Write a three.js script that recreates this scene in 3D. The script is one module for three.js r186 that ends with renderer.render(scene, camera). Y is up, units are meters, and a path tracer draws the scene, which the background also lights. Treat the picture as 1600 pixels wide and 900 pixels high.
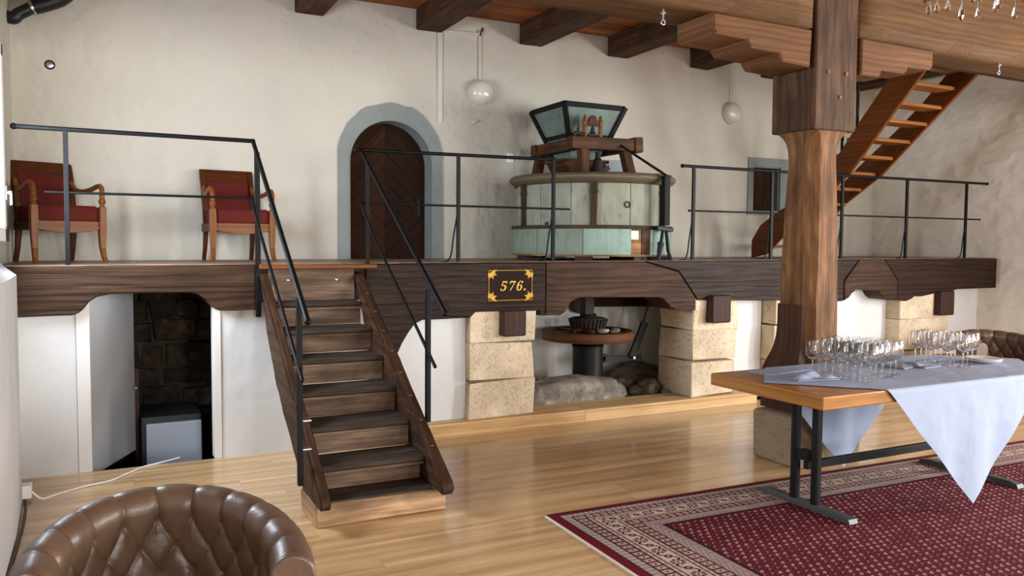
import * as THREE from 'three';
import { RoundedBoxGeometry } from 'three/addons/geometries/RoundedBoxGeometry.js';
import { mergeGeometries, mergeVertices } from 'three/addons/utils/BufferGeometryUtils.js';
import { RectAreaLightUniformsLib } from 'three/addons/lights/RectAreaLightUniformsLib.js';

// ---------------------------------------------------------------- camera, sky, light, exposure
const renderer = new THREE.WebGLRenderer({ antialias: true });
renderer.toneMapping = THREE.LinearToneMapping;
renderer.toneMappingExposure = 1.0;
renderer.shadowMap.enabled = true;
RectAreaLightUniformsLib.init();
const scene = new THREE.Scene();
scene.background = new THREE.Color(0.80, 0.90, 1.0);
scene.backgroundIntensity = 2.0;
const camera = new THREE.PerspectiveCamera(39.31, 16 / 9, 0.05, 60);
camera.position.set(0, 1.66, 0);
const DEG = Math.PI / 180;
camera.rotation.set(-3.08 * DEG, -26.85 * DEG, 0.38 * DEG, 'YXZ');
scene.add(camera);
// daylight through the tall windows of the right wall and of the front wall (behind the camera) and a small one on the left
const FRONT_Z = 7.0, WIN_Y0 = 0.95, WIN_Y1 = 3.05;
const FRONT_WINDOWS = [[1.6, 0.9], [4.8, 0.9], [8.0, 0.9]];            // centre x, width
const RIGHT_X = 10.3, RIGHT_WINDOWS = [[-1.9, 1.4], [1.3, 1.4], [4.5, 1.4]];  // centre z, width
const LEFT_WINDOW = { z0: -6.36, z1: -5.2, y0: 1.66, y1: 2.96 };
const DAY = 54, DAY_LEFT = 42;
for (const [x, w] of FRONT_WINDOWS) {
  const l = new THREE.RectAreaLight(new THREE.Color(0.95, 0.98, 1.0), DAY, w - 0.1, WIN_Y1 - WIN_Y0 - 0.1);
  l.position.set(x, (WIN_Y0 + WIN_Y1) / 2, FRONT_Z - 0.02); l.lookAt(x, (WIN_Y0 + WIN_Y1) / 2, -10); scene.add(l);
}
for (const [z, w] of RIGHT_WINDOWS) {
  const l = new THREE.RectAreaLight(new THREE.Color(0.95, 0.98, 1.0), DAY, w - 0.1, WIN_Y1 - WIN_Y0 - 0.1);
  l.position.set(RIGHT_X - 0.02, (WIN_Y0 + WIN_Y1) / 2, z); l.lookAt(-10, (WIN_Y0 + WIN_Y1) / 2, z); scene.add(l);
}
{
  const { z0, z1, y0, y1 } = LEFT_WINDOW, l = new THREE.RectAreaLight(new THREE.Color(0.78, 0.87, 1.0), DAY_LEFT, z1 - z0 - 0.16, y1 - y0 - 0.16);
  l.position.set(-0.56, (y0 + y1) / 2, (z0 + z1) / 2); l.lookAt(10, (y0 + y1) / 2, (z0 + z1) / 2); scene.add(l);
}

// ---------------------------------------------------------------- random numbers and noise
let seed = 1;
const rnd = () => { seed = (Math.imul(seed, 1664525) + 1013904223) >>> 0; return seed / 4294967296; };
const rr = (a, b) => a + (b - a) * rnd();
function hash(i, j, k) {
  let h = Math.imul(i, 374761393) ^ Math.imul(j, 668265263) ^ Math.imul(k, 1440662683);
  h = Math.imul(h ^ (h >>> 13), 1274126177); h = Math.imul(h ^ (h >>> 15), 2246822519);
  return ((h ^ (h >>> 16)) >>> 0) / 4294967296;
}
const smooth = (t) => t * t * (3 - 2 * t), lerp = (a, b, t) => a + (b - a) * t, clamp = (x, a, b) => Math.min(b, Math.max(a, x));
const sstep = (a, b, x) => smooth(clamp((x - a) / (b - a), 0, 1));
const mod = (a, n) => ((a % n) + n) % n;
function pn(x, y, px, py, s) {                                          // periodic value noise
  const i = Math.floor(x), j = Math.floor(y), u = smooth(x - i), v = smooth(y - j);
  const a = mod(i, px), b = mod(i + 1, px), c = mod(j, py), d = mod(j + 1, py);
  return lerp(lerp(hash(a, c, s), hash(b, c, s), u), lerp(hash(a, d, s), hash(b, d, s), u), v);
}
function fbm(u, v, fx, fy, oct, s) {
  let t = 0, a = 0.5, n = 0;
  for (let o = 0; o < oct; o++) { t += a * pn(u * fx, v * fy, fx, fy, s + o * 17); n += a; a *= 0.5; fx *= 2; fy *= 2; }
  return t / n;
}
function n3(x, y, z, s) {
  const i = Math.floor(x), j = Math.floor(y), k = Math.floor(z), u = smooth(x - i), v = smooth(y - j), w = smooth(z - k);
  const h = (a, b, c) => hash(a, b, c * 7919 + s);
  return lerp(lerp(lerp(h(i, j, k), h(i + 1, j, k), u), lerp(h(i, j + 1, k), h(i + 1, j + 1, k), u), v),
    lerp(lerp(h(i, j, k + 1), h(i + 1, j, k + 1), u), lerp(h(i, j + 1, k + 1), h(i + 1, j + 1, k + 1), u), v), w);
}

// ---------------------------------------------------------------- textures and materials
function tex(w, h, f, color = true) {
  const d = new Uint8Array(w * h * 4);
  for (let y = 0; y < h; y++) for (let x = 0; x < w; x++) {
    const c = f((x + 0.5) / w, (y + 0.5) / h), o = (y * w + x) * 4;
    if (typeof c === 'number') d[o] = d[o + 1] = d[o + 2] = clamp(c * 255, 0, 255);
    else { d[o] = clamp(c[0] * 255, 0, 255); d[o + 1] = clamp(c[1] * 255, 0, 255); d[o + 2] = clamp(c[2] * 255, 0, 255); }
    d[o + 3] = 255;
  }
  const t = new THREE.DataTexture(d, w, h, THREE.RGBAFormat);
  t.wrapS = t.wrapT = THREE.RepeatWrapping; t.magFilter = THREE.LinearFilter; t.minFilter = THREE.LinearMipmapLinearFilter;
  t.generateMipmaps = true; if (color) t.colorSpace = THREE.SRGBColorSpace; t.needsUpdate = true; return t;
}
const sized = (t, w, h = w) => { const c = t.clone(); c.repeat.set(1 / w, 1 / h); c.needsUpdate = true; return c; };
// wood: u along the grain; g returns 0 (dark late wood) .. 1 (light)
const grainOf = (s, rings, warp, fine) => (u, v) => {
  const w = fbm(u, v, 2, 3, 3, s) * warp + 0.25 * fbm(u, v, 6, 8, 2, s + 5);
  const r = 0.5 + 0.5 * Math.sin(6.2832 * (v * rings + w));
  const f = fbm(u, v, 5, 70, 3, s + 9), c = fbm(u, v, 3, 14, 3, s + 13);
  return clamp((1 - fine) * Math.pow(r, 0.7) + fine * f, 0, 1) * 0.62 + c * 0.38;
};
const GR = { fine: grainOf(3, 9, 1.6, 0.62), bold: grainOf(31, 8, 1.7, 0.5), worn: grainOf(57, 5, 1.6, 0.75), floor: grainOf(83, 3, 1.2, 0.62) };
const woodMap = (g, lo, hi, blotch = 0.15, s = 7) => tex(512, 512, (u, v) => {
  const t = g(u, v), b = 1 + blotch * (fbm(u, v, 3, 4, 4, s) - 0.5) * 2;
  return [lerp(lo[0], hi[0], t) * b, lerp(lo[1], hi[1], t) * b, lerp(lo[2], hi[2], t) * b];
});
const bumpMap = (g) => tex(512, 512, (u, v) => g(u, v), false);
const W = {
  fine: woodMap(GR.fine, [0.66, 0.58, 0.52], [1, 0.98, 0.95]), bold: woodMap(GR.bold, [0.5, 0.42, 0.38], [1, 0.97, 0.93], 0.3),
  worn: woodMap(GR.worn, [0.54, 0.49, 0.46], [1, 0.97, 0.93], 0.42), floor: woodMap(GR.floor, [0.72, 0.61, 0.50], [1, 0.99, 0.97], 0.12),
  bfine: bumpMap(GR.fine), bbold: bumpMap(GR.bold), bworn: bumpMap(GR.worn),
};
const col = (c) => new THREE.Color(c);
function mat(color, o = {}) { return new THREE.MeshPhysicalMaterial({ color: col(color), roughness: 0.6, ...o }); }
function wood(color, kind = 'fine', rough = 0.55, bump = 0.002, o = {}) {
  const len = kind === 'floor' ? 2.2 : kind === 'worn' ? 0.9 : 1.6, wid = kind === 'floor' ? 0.55 : kind === 'worn' ? 0.4 : 0.5;
  return mat(color, { map: sized(W[kind], len, wid), roughness: rough, specularIntensity: 0.35, ...(bump ? { bumpMap: sized(W['b' + (kind === 'floor' ? 'fine' : kind)], len, wid), bumpScale: bump } : {}), ...o });
}
const plasterB = tex(1024, 1024, (u, v) => 0.62 * fbm(u, v, 5, 5, 5, 101) + 0.16 * fbm(u, v, 40, 40, 3, 111) + 0.22 * Math.abs(2 * fbm(u, v, 9, 7, 3, 119) - 1), false);
const plasterC = tex(512, 512, (u, v) => { const t = 0.93 + 0.09 * (fbm(u, v, 4, 4, 5, 121) - 0.3); return [t, t * 0.995, t * 0.985]; });
const roughB = tex(1024, 1024, (u, v) => { const a = fbm(u, v, 7, 7, 4, 131), b = Math.abs(2 * fbm(u, v, 6, 9, 3, 141) - 1); return 0.55 * a + 0.45 * (1 - b); }, false);
const stoneC = tex(512, 512, (u, v) => {
  const a = fbm(u, v, 5, 5, 5, 151), p = sstep(0.68, 0.8, fbm(u, v, 30, 30, 3, 161)), y = fbm(u, v, 3, 2, 3, 171);
  return [0.78 + 0.24 * a - 0.10 * p, 0.755 + 0.24 * a - 0.10 * p - 0.04 * y, 0.69 + 0.27 * a - 0.10 * p - 0.09 * y];
});
const stoneB = tex(512, 512, (u, v) => 0.6 * fbm(u, v, 8, 8, 5, 181) + 0.4 * (1 - sstep(0.64, 0.8, fbm(u, v, 30, 30, 3, 161))), false);
const rockC = tex(512, 512, (u, v) => { const a = fbm(u, v, 6, 6, 5, 191); const t = 0.35 + 0.75 * a; return [t, t * 0.97, t * 0.92]; });
const paintC = tex(512, 512, (u, v) => {                                // old mill paint: thin, scuffed, streaked downwards
  const a = fbm(u, v, 5, 4, 4, 201), s = fbm(u, v, 40, 3, 3, 211), d = 0.5 * sstep(0.62, 0.85, fbm(u, v, 22, 9, 4, 221)), k = 0.80 + 0.22 * a + 0.1 * (s - 0.5);
  return [k - 0.22 * d, k - 0.24 * d, k - 0.25 * d];
});
const clothB = tex(512, 512, (u, v) => 0.7 * fbm(u, v, 3, 4, 3, 231) + 0.3 * fbm(u, v, 12, 12, 2, 241), false);
const leatherB = tex(512, 512, (u, v) => 0.6 * fbm(u, v, 70, 70, 2, 251) + 0.4 * fbm(u, v, 9, 9, 3, 261), false);
const leatherC = tex(512, 512, (u, v) => { const t = 0.86 + 0.22 * (fbm(u, v, 6, 6, 5, 271) - 0.4); return [t, t * 0.99, t * 0.97]; });

const M = {
  plaster: mat('#c9c3b6', { roughness: 0.92, map: sized(plasterC, 3.1), bumpMap: sized(plasterB, 2.6), bumpScale: 0.05 }),
  plasterLow: mat('#e3e5e6', { roughness: 0.9, map: sized(plasterC, 2.3), bumpMap: sized(plasterB, 2.9), bumpScale: 0.018 }),
  plasterRough: mat('#f3ede2', { roughness: 0.92, map: sized(plasterC, 3.1), bumpMap: sized(roughB, 2.2), bumpScale: 0.04 }),
  recess: mat('#efece6', { roughness: 0.95, map: sized(plasterC, 1.3), bumpMap: sized(plasterB, 1.5), bumpScale: 0.04 }),
  plasterLeft: mat('#c4c2c2', { roughness: 0.92, map: sized(plasterC, 2.3), bumpMap: sized(plasterB, 1.9), bumpScale: 0.03 }), white: mat('#dddbd7', { roughness: 0.55 }), doorWhite: mat('#c9ccd0', { roughness: 0.35 }), whiteGloss: mat('#f2f1ee', { roughness: 0.3 }),
  greyStone: mat('#868d8b', { roughness: 0.85, map: sized(plasterC, 0.6), bumpMap: sized(stoneB, 0.8), bumpScale: 0.006 }),
  floor: ['#e8cca0', '#e4c798', '#ebd0a5', '#e4c89d', '#e7cba0'].map((c) => wood(c, 'floor', 0.33, 0, { clearcoat: 0.6, clearcoatRoughness: 0.13 })),
  pine: ['#f0d6a8', '#eacf9f'].map((c) => wood(c, 'floor', 0.4, 0)),
  ceil: ['#c07c42', '#b0703a', '#cc884b', '#a66833'].map((c) => wood(c, 'bold', 0.6, 0.003)),
  joist: wood('#553a27', 'worn', 0.75, 0.006), girder: wood('#694d2f', 'fine', 0.72, 0.006), bolster: wood('#755334', 'fine', 0.66, 0.006),
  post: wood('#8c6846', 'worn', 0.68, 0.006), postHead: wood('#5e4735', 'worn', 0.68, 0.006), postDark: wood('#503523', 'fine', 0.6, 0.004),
  beam: wood('#4e3b2c', 'bold', 0.55, 0.012), beamDark: wood('#39271b', 'bold', 0.52, 0.010), beamLight: wood('#58412f', 'bold', 0.58, 0.010),
  bracket: wood('#4a3530', 'fine', 0.55, 0.004), deck: ['#a58f7e', '#9a8371', '#b09a88'].map((c) => wood(c, 'worn', 0.4, 0.002)),
  riser: ['#7f6a59', '#8a7564', '#786353', '#8f7a69'].map((c) => wood(c, 'worn', 0.6, 0.003)), tread: wood('#4c443d', 'worn', 0.6, 0.006), stringer: wood('#4c3626', 'worn', 0.58, 0.008),
  block: wood('#cdb08d', 'worn', 0.75, 0.006), orange: wood('#7a4519', 'fine', 0.42, 0.001), orangeLight: wood('#a06c39', 'fine', 0.42, 0.001),
  door: ['#35200f', '#2c190b', '#3b230f', '#301c0e'].map((c) => wood(c, 'fine', 0.8, 0.002)), chair: wood('#532c12', 'fine', 0.4, 0),
  chairLight: wood('#865425', 'fine', 0.35, 0),
  red: mat('#521a14', { roughness: 0.8, specularIntensity: 0.3, sheen: 0.15, sheenRoughness: 0.6, sheenColor: col('#803830') }),
  iron: mat('#0a0b0c', { roughness: 0.5, specularIntensity: 0.3 }), ironDark: mat('#0e0f10', { roughness: 0.5, specularIntensity: 0.5 }), ironRust: mat('#3a302a', { roughness: 0.7, metalness: 0.4, bumpMap: sized(stoneB, 0.3), bumpScale: 0.003 }),
  steel: mat('#b9bcc0', { roughness: 0.3, metalness: 0.9 }), footMetal: mat('#565a58', { roughness: 0.45, metalness: 0.5 }),
  table: wood('#c08c4c', 'fine', 0.3, 0, { clearcoat: 0.5, clearcoatRoughness: 0.15 }),
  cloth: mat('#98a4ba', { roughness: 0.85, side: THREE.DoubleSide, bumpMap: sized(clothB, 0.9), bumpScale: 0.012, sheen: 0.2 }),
  porcelain: mat('#f3f2ef', { roughness: 0.15, clearcoat: 0.6 }),
  glass: mat('#ffffff', { roughness: 0, transmission: 1, thickness: 0.004, ior: 1.5 }), pane: mat('#ffffff', { roughness: 0, transmission: 1, thickness: 0, ior: 1.45 }),
  leather: mat('#6c5341', { roughness: 0.42, map: sized(leatherC, 0.6), bumpMap: sized(leatherB, 0.35), bumpScale: 0.0012, clearcoat: 0.25, clearcoatRoughness: 0.3 }),
  piping: mat('#8d6b4b', { roughness: 0.45 }),
  stone: mat('#efe7da', { roughness: 0.9, map: sized(stoneC, 0.8), bumpMap: sized(stoneB, 0.5), bumpScale: 0.012 }),
  stoneSide: mat('#b59f7d', { roughness: 0.92, map: sized(stoneC, 0.6), bumpMap: sized(stoneB, 0.4), bumpScale: 0.02 }),
  pedestal: mat('#978c7a', { roughness: 0.88, map: sized(stoneC, 0.7), bumpMap: sized(stoneB, 0.5), bumpScale: 0.012 }),
  rock: mat('#a0978a', { roughness: 0.95, map: sized(rockC, 0.5), bumpMap: sized(stoneB, 0.3), bumpScale: 0.012 }),
  rockPale: mat('#cbc5bb', { roughness: 0.85, map: sized(rockC, 0.7), bumpMap: sized(stoneB, 0.4), bumpScale: 0.01 }),
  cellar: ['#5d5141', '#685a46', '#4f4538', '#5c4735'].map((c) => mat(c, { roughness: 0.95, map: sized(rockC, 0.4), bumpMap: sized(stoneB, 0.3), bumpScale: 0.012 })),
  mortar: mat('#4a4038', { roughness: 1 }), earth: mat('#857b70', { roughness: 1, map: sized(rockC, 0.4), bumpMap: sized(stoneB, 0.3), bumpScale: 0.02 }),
  mill: ['#a0a48f', '#989d8b', '#a8aa97'].map((c) => mat(c, { roughness: 0.7, map: sized(paintC, 0.8), bumpMap: sized(W.bworn, 0.9, 0.4), bumpScale: 0.002 })),
  millBase: mat('#8b9988', { roughness: 0.7, map: sized(paintC, 0.6) }), millBright: mat('#98b6a8', { roughness: 0.65, map: sized(paintC, 0.9) }),
  millTrim: wood('#4d4233', 'worn', 0.65, 0.004), millRim: wood('#857e69', 'worn', 0.65, 0.004), millBrown: wood('#5f3f27', 'worn', 0.6, 0.004), gearWood: wood('#7d5430', 'worn', 0.6, 0.003), millBrownPale: wood('#a98862', 'worn', 0.7, 0.004),
  hopper: mat('#6f8077', { roughness: 0.65, map: sized(paintC, 0.9) }), hopperBlack: mat('#0d0e0d', { roughness: 0.6, specularIntensity: 0.35 }), greyBlue: mat('#8d959c', { roughness: 0.7 }),
  lamp: mat('#d3cec2', { roughness: 0.2, clearcoat: 0.4 }), lampBase: mat('#cfcabf', { roughness: 0.5 }), conduit: mat('#c9c3b6', { roughness: 0.6 }),
  fridge: mat('#c3cddb', { roughness: 0.35 }), fridgeDark: mat('#33353a', { roughness: 0.5 }), black: mat('#0e0e0f', { roughness: 0.45 }), paper: mat('#e8e4da', { roughness: 0.9 }), brass: mat('#b08d4a', { roughness: 0.3, metalness: 0.9 }),
};

// ---------------------------------------------------------------- helpers for geometry, things and parts
const used = {};
function numbered(name) { const n = used[name] = (used[name] ?? -1) + 1; return n ? `${name}_${String(n).padStart(3, '0')}` : name; }
function shade(o) { o.traverse((c) => { if (c.isMesh) { c.castShadow = c.receiveShadow = true; } }); return o; }
function part(name, geo, m, parent, label) {
  const o = new THREE.Mesh(Array.isArray(geo) ? mergeGeometries(geo.map((g) => plain(g))) : geo, m);
  o.name = name; o.castShadow = o.receiveShadow = true; if (label) o.userData.label = label; parent.add(o); return o;
}
function plain(g) { g = g.index ? g.toNonIndexed() : g; for (const k of Object.keys(g.attributes)) if (!['position', 'normal', 'uv'].includes(k)) g.deleteAttribute(k); return g; }
function info(o, label, category, group) { o.userData.label = label; o.userData.category = category; if (group) o.userData.group = group; return o; }
function thing(name, label, category, pos = [0, 0, 0], turn = 0, group) {
  const o = new THREE.Group(); o.name = numbered(name); o.position.set(...pos); o.rotation.y = turn; scene.add(o); return info(o, label, category, group);
}
function solo(name, label, category, geo, m, pos = [0, 0, 0], turn = 0, group) {
  const o = part(numbered(name), geo, m, scene); o.position.set(...pos); o.rotation.y = turn; return info(o, label, category, group);
}
function structure(name, label) { const o = new THREE.Group(); o.name = name; o.userData.kind = 'structure'; if (label) o.userData.label = label; scene.add(o); return o; }
function copy(src, label, pos, turn = 0) { const o = src.clone(); o.name = numbered(src.name.replace(/_\d+$/, '')); o.userData = { ...src.userData, label }; o.position.set(...pos); o.rotation.y = turn; scene.add(o); return o; }
// box projection in metres, grain (u) along an axis, shifted so that no two pieces look alike
function uvw(g, axis = 'x', ou = rnd() * 7, ov = rnd() * 7) {
  const p = g.attributes.position, n = g.attributes.normal, uv = new Float32Array(p.count * 2), A = { x: 0, y: 1, z: 2 }[axis];
  for (let i = 0; i < p.count; i++) {
    const P = [p.getX(i), p.getY(i), p.getZ(i)], N = [Math.abs(n.getX(i)), Math.abs(n.getY(i)), Math.abs(n.getZ(i))];
    const o = [0, 1, 2].filter((k) => k !== A);
    let u, v;
    if (N[A] > N[o[0]] && N[A] > N[o[1]]) { u = P[o[1]] * 0.35; v = P[o[0]]; } else { u = P[A]; v = N[o[0]] > N[o[1]] ? P[o[1]] : P[o[0]]; }
    uv[2 * i] = u + ou; uv[2 * i + 1] = v + ov;
  }
  g.setAttribute('uv', new THREE.BufferAttribute(uv, 2)); return g;
}
// box from corner to corner
function bx(x0, x1, y0, y1, z0, z1, axis, r = 0) {
  const w = Math.abs(x1 - x0), h = Math.abs(y1 - y0), d = Math.abs(z1 - z0);
  const g = r ? new RoundedBoxGeometry(w, h, d, 1, Math.min(r, w / 2.1, h / 2.1, d / 2.1)) : new THREE.BoxGeometry(w, h, d);
  axis ??= w >= h && w >= d ? 'x' : d >= h ? 'z' : 'y';
  const u = uvw(g, axis); u.translate((x0 + x1) / 2, (y0 + y1) / 2, (z0 + z1) / 2); return u;
}
const V = (x, y, z) => new THREE.Vector3(x, y, z);
function rod(a, b, r, r2 = r, seg = 10) {
  const A = V(...a), B = V(...b), d = B.clone().sub(A), g = new THREE.CylinderGeometry(r2, r, d.length(), seg);
  g.applyQuaternion(new THREE.Quaternion().setFromUnitVectors(V(0, 1, 0), d.clone().normalize())); g.translate(...A.add(B).multiplyScalar(0.5).toArray()); return g;
}
function bar(a, b, w, h, up = [0, 1, 0], r = 0) {                       // square bar from a to b, w across, h along up
  const A = V(...a), B = V(...b), d = B.clone().sub(A), L = d.length(), g = uvw(r ? new RoundedBoxGeometry(w, h, L, 1, r) : new THREE.BoxGeometry(w, h, L), 'z');
  const z = d.normalize(), x = V(...up).cross(z).normalize(), y = z.clone().cross(x);
  g.applyMatrix4(new THREE.Matrix4().makeBasis(x, y, z)); g.translate(...A.add(B).multiplyScalar(0.5).toArray()); return g;
}
function tube(pts, r, seg = 40, rs = 8, closed = false) { return new THREE.TubeGeometry(new THREE.CatmullRomCurve3(pts.map((p) => V(...p)), closed), seg, r, rs, closed); }
function slab(pts, z0, z1, axis = 'x', bevel = 0.006) {                 // outline in x, y extruded along z
  const s = new THREE.Shape(pts.map((p) => new THREE.Vector2(...p)));
  const g = new THREE.ExtrudeGeometry(s, { depth: z1 - z0 - 2 * bevel, bevelEnabled: bevel > 0, bevelSize: bevel, bevelThickness: bevel, bevelOffset: -bevel, bevelSegments: 1, curveSegments: 12 });
  g.translate(0, 0, z0 + bevel); return uvw(g, axis);
}
function slabX(pts, x0, x1, axis = 'z', bevel = 0.006) {                // outline in z, y extruded along x
  const s = new THREE.Shape(pts.map(([z, y]) => new THREE.Vector2(-z, y)));
  const g = new THREE.ExtrudeGeometry(s, { depth: x1 - x0 - 2 * bevel, bevelEnabled: bevel > 0, bevelSize: bevel, bevelThickness: bevel, bevelOffset: -bevel, bevelSegments: 1 });
  g.translate(0, 0, x0 + bevel); g.rotateY(Math.PI / 2); return uvw(g, axis);
}
function lathe(prof, seg = 24) { return new THREE.LatheGeometry(prof.map((p) => new THREE.Vector2(...p)), seg); }
function loft(secs) {                                                   // sections [x, y, z, w, d]: rectangles stacked upwards
  const pos = [], q = (a, b, c, d) => pos.push(...a, ...b, ...c, ...a, ...c, ...d);
  const R = secs.map(([x, y, z, w, d]) => [[x - w / 2, y, z - d / 2], [x + w / 2, y, z - d / 2], [x + w / 2, y, z + d / 2], [x - w / 2, y, z + d / 2]]);
  for (let i = 0; i + 1 < R.length; i++) for (let k = 0; k < 4; k++) { const l = (k + 1) % 4; q(R[i][l], R[i][k], R[i + 1][k], R[i + 1][l]); }
  const a = R[0], b = R[R.length - 1]; q(a[0], a[1], a[2], a[3]); q(b[3], b[2], b[1], b[0]);
  const g = new THREE.BufferGeometry(); g.setAttribute('position', new THREE.Float32BufferAttribute(pos, 3)); g.computeVertexNormals(); return uvw(g, 'y');
}
function rough(g, amp, freq, s, uvAxis = 'x') {                         // push a welded surface in and out with noise
  g.deleteAttribute('uv'); g.deleteAttribute('normal'); g = mergeVertices(g, 1e-4); g.computeVertexNormals();
  const p = g.attributes.position, n = g.attributes.normal;
  for (let i = 0; i < p.count; i++) {
    const x = p.getX(i), y = p.getY(i), z = p.getZ(i), k = amp * ((n3(x * freq, y * freq, z * freq, s) - 0.5) * 2 + (n3(x * freq * 2.7, y * freq * 2.7, z * freq * 2.7, s + 3) - 0.5));
    p.setXYZ(i, x + n.getX(i) * k, y + n.getY(i) * k, z + n.getZ(i) * k);
  }
  g.computeVertexNormals(); return uvw(g, uvAxis);
}
const stoneBox = (x0, x1, y0, y1, z0, z1, amp, s, n = 10) => rough(new RoundedBoxGeometry(x1 - x0, y1 - y0, z1 - z0, 5, Math.min(0.012, (y1 - y0) / 3)).translate((x0 + x1) / 2, (y0 + y1) / 2, (z0 + z1) / 2), amp, 7, s);
function boulder(rx, ry, rz, s, amp = 0.28) {
  let g = new THREE.IcosahedronGeometry(1, 5); g.deleteAttribute('uv'); g.deleteAttribute('normal'); g = mergeVertices(g, 1e-4);
  const p = g.attributes.position;
  for (let i = 0; i < p.count; i++) {
    const v = V(p.getX(i), p.getY(i), p.getZ(i));
    const rg = (f, q) => 0.5 - Math.abs(n3(v.x * f + 5, v.y * f + 5, v.z * f + 5, s + q) - 0.5) * 2;
    const k = 1 + amp * ((n3(v.x * 1.6 + 9, v.y * 1.6 + 9, v.z * 1.6 + 9, s) - 0.5) * 2 + 0.8 * rg(2.6, 4) + 0.45 * rg(6, 6) + 0.3 * (n3(v.x * 14, v.y * 14, v.z * 14, s + 2) - 0.5));
    v.multiplyScalar(k); const b = (a) => Math.sign(a) * Math.pow(Math.abs(a), 0.75);
    p.setXYZ(i, b(v.x) * rx, b(v.y) * ry, b(v.z) * rz);
  }
  g.computeVertexNormals(); return uvw(g, 'x');
}
function sector(r0, r1, y0, y1, a0, a1, n = 12) {                       // block of a ring; angle 0 faces +z, positive towards +x
  const pos = [], P = (r, a, y) => [r * Math.sin(a), y, r * Math.cos(a)], q = (a, b, c, d) => pos.push(...a, ...b, ...c, ...a, ...c, ...d);
  for (let i = 0; i < n; i++) {
    const a = lerp(a0, a1, i / n), b = lerp(a0, a1, (i + 1) / n);
    q(P(r1, a, y0), P(r1, b, y0), P(r1, b, y1), P(r1, a, y1)); q(P(r0, b, y0), P(r0, a, y0), P(r0, a, y1), P(r0, b, y1));
    q(P(r1, a, y1), P(r1, b, y1), P(r0, b, y1), P(r0, a, y1)); q(P(r0, a, y0), P(r0, b, y0), P(r1, b, y0), P(r1, a, y0));
  }
  q(P(r0, a0, y0), P(r1, a0, y0), P(r1, a0, y1), P(r0, a0, y1)); q(P(r1, a1, y0), P(r0, a1, y0), P(r0, a1, y1), P(r1, a1, y1));
  const g = new THREE.BufferGeometry(); g.setAttribute('position', new THREE.Float32BufferAttribute(pos, 3)); g.computeVertexNormals();
  const uv = []; for (let i = 0; i < pos.length; i += 3) uv.push(Math.atan2(pos[i], pos[i + 2]) * r1, pos[i + 1]); g.setAttribute('uv', new THREE.Float32BufferAttribute(uv, 2)); return g;
}

// ---------------------------------------------------------------- the setting
const XL = -0.7, XR = RIGHT_X, ZB = -8.4, ZF = -6.42, CEIL = 4.2;          // left wall, right wall, back wall, platform front, ceiling boards
const py = (x) => 1.487 + 0.0035 * (x + 0.6);                           // the old platform rises slightly to the right
// floor: boards along x, each a piece where they show; the rest behind the camera in one
{
  const f = structure('floor', 'light pine board floor');
  part('sub_floor', [bx(-0.75, XR + 0.3, -0.14, -0.021, -6.5, FRONT_Z + 0.3), bx(1.2, XR + 0.3, -0.14, -0.021, -8.5, -6.5)], M.earth, f);
  const rest = [];
  for (let r = 0, z = -6.5; z < FRONT_Z; r++, z += 0.172) {
    const z1 = Math.min(z + 0.1712, FRONT_Z);
    for (let x = -0.75 - rr(0, 1.8), k = 0; x < XR; k++) {
      const len = rr(2.0, 2.8), a = Math.max(x, -0.75), b = Math.min(x + len - 0.0012, XR);
      x += len; if (b - a < 0.05) continue;
      const g = bx(a, b, -0.021, 0, z, z1, 'x');
      if (z < -2.9) part('plank', g, M.floor[(r * 3 + k * 2 + (r >> 2)) % 5], f); else rest.push(g);
    }
  }
  part('planks_behind', rest, M.floor[0], f).userData.kind = 'stuff';
}
// ceiling: boards along x above the joists
{
  const c = structure('ceiling', 'brown board ceiling'), rest = [], hole = (x0, x1, z0) => x1 > 7.4 && x0 < 8.6 && z0 > -7.2 && z0 < -4.3;
  part('ceiling_slab', [bx(XL - 0.3, 7.4, 4.24, 4.4, ZB - 0.3, FRONT_Z + 0.3), bx(8.6, XR + 0.3, 4.24, 4.4, ZB - 0.3, FRONT_Z + 0.3), bx(7.4, 8.6, 4.24, 4.4, ZB - 0.3, -7.2), bx(7.4, 8.6, 4.24, 4.4, -4.4, FRONT_Z + 0.3)], M.joist, c);
  const cuts = [XL, 1.9, 4.45, 7.0, 7.4, 8.6, XR];
  for (let z = ZB, r = 0; z < FRONT_Z; z += 0.27, r++) for (let k = 0; k + 1 < cuts.length; k++) {
    if (hole(cuts[k] + 0.01, cuts[k + 1] - 0.01, z)) continue;
    const g = bx(cuts[k] + 0.001, cuts[k + 1] - 0.001, CEIL, CEIL + 0.035, z + 0.002, z + 0.268, 'x');
    if (z < -4.6) part('board', g, M.ceil[(r * 5 + k * 3) % 4], c); else rest.push(g);
  }
  part('boards_behind', rest, M.ceil[0], c).userData.kind = 'stuff';
  const s = structure('trim_1', 'stairwell lining above the ceiling');
  part('lining', [bx(7.3, 7.4, 4.24, 5.6, -7.3, -4.3), bx(8.6, 8.7, 4.24, 5.6, -7.3, -4.3), bx(7.4, 8.6, 4.24, 5.6, -7.3, -7.2), bx(7.4, 8.6, 4.24, 5.6, -4.4, -4.3), bx(7.3, 8.7, 5.6, 5.7, -7.3, -4.3)], M.plasterLow, s);
}
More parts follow.
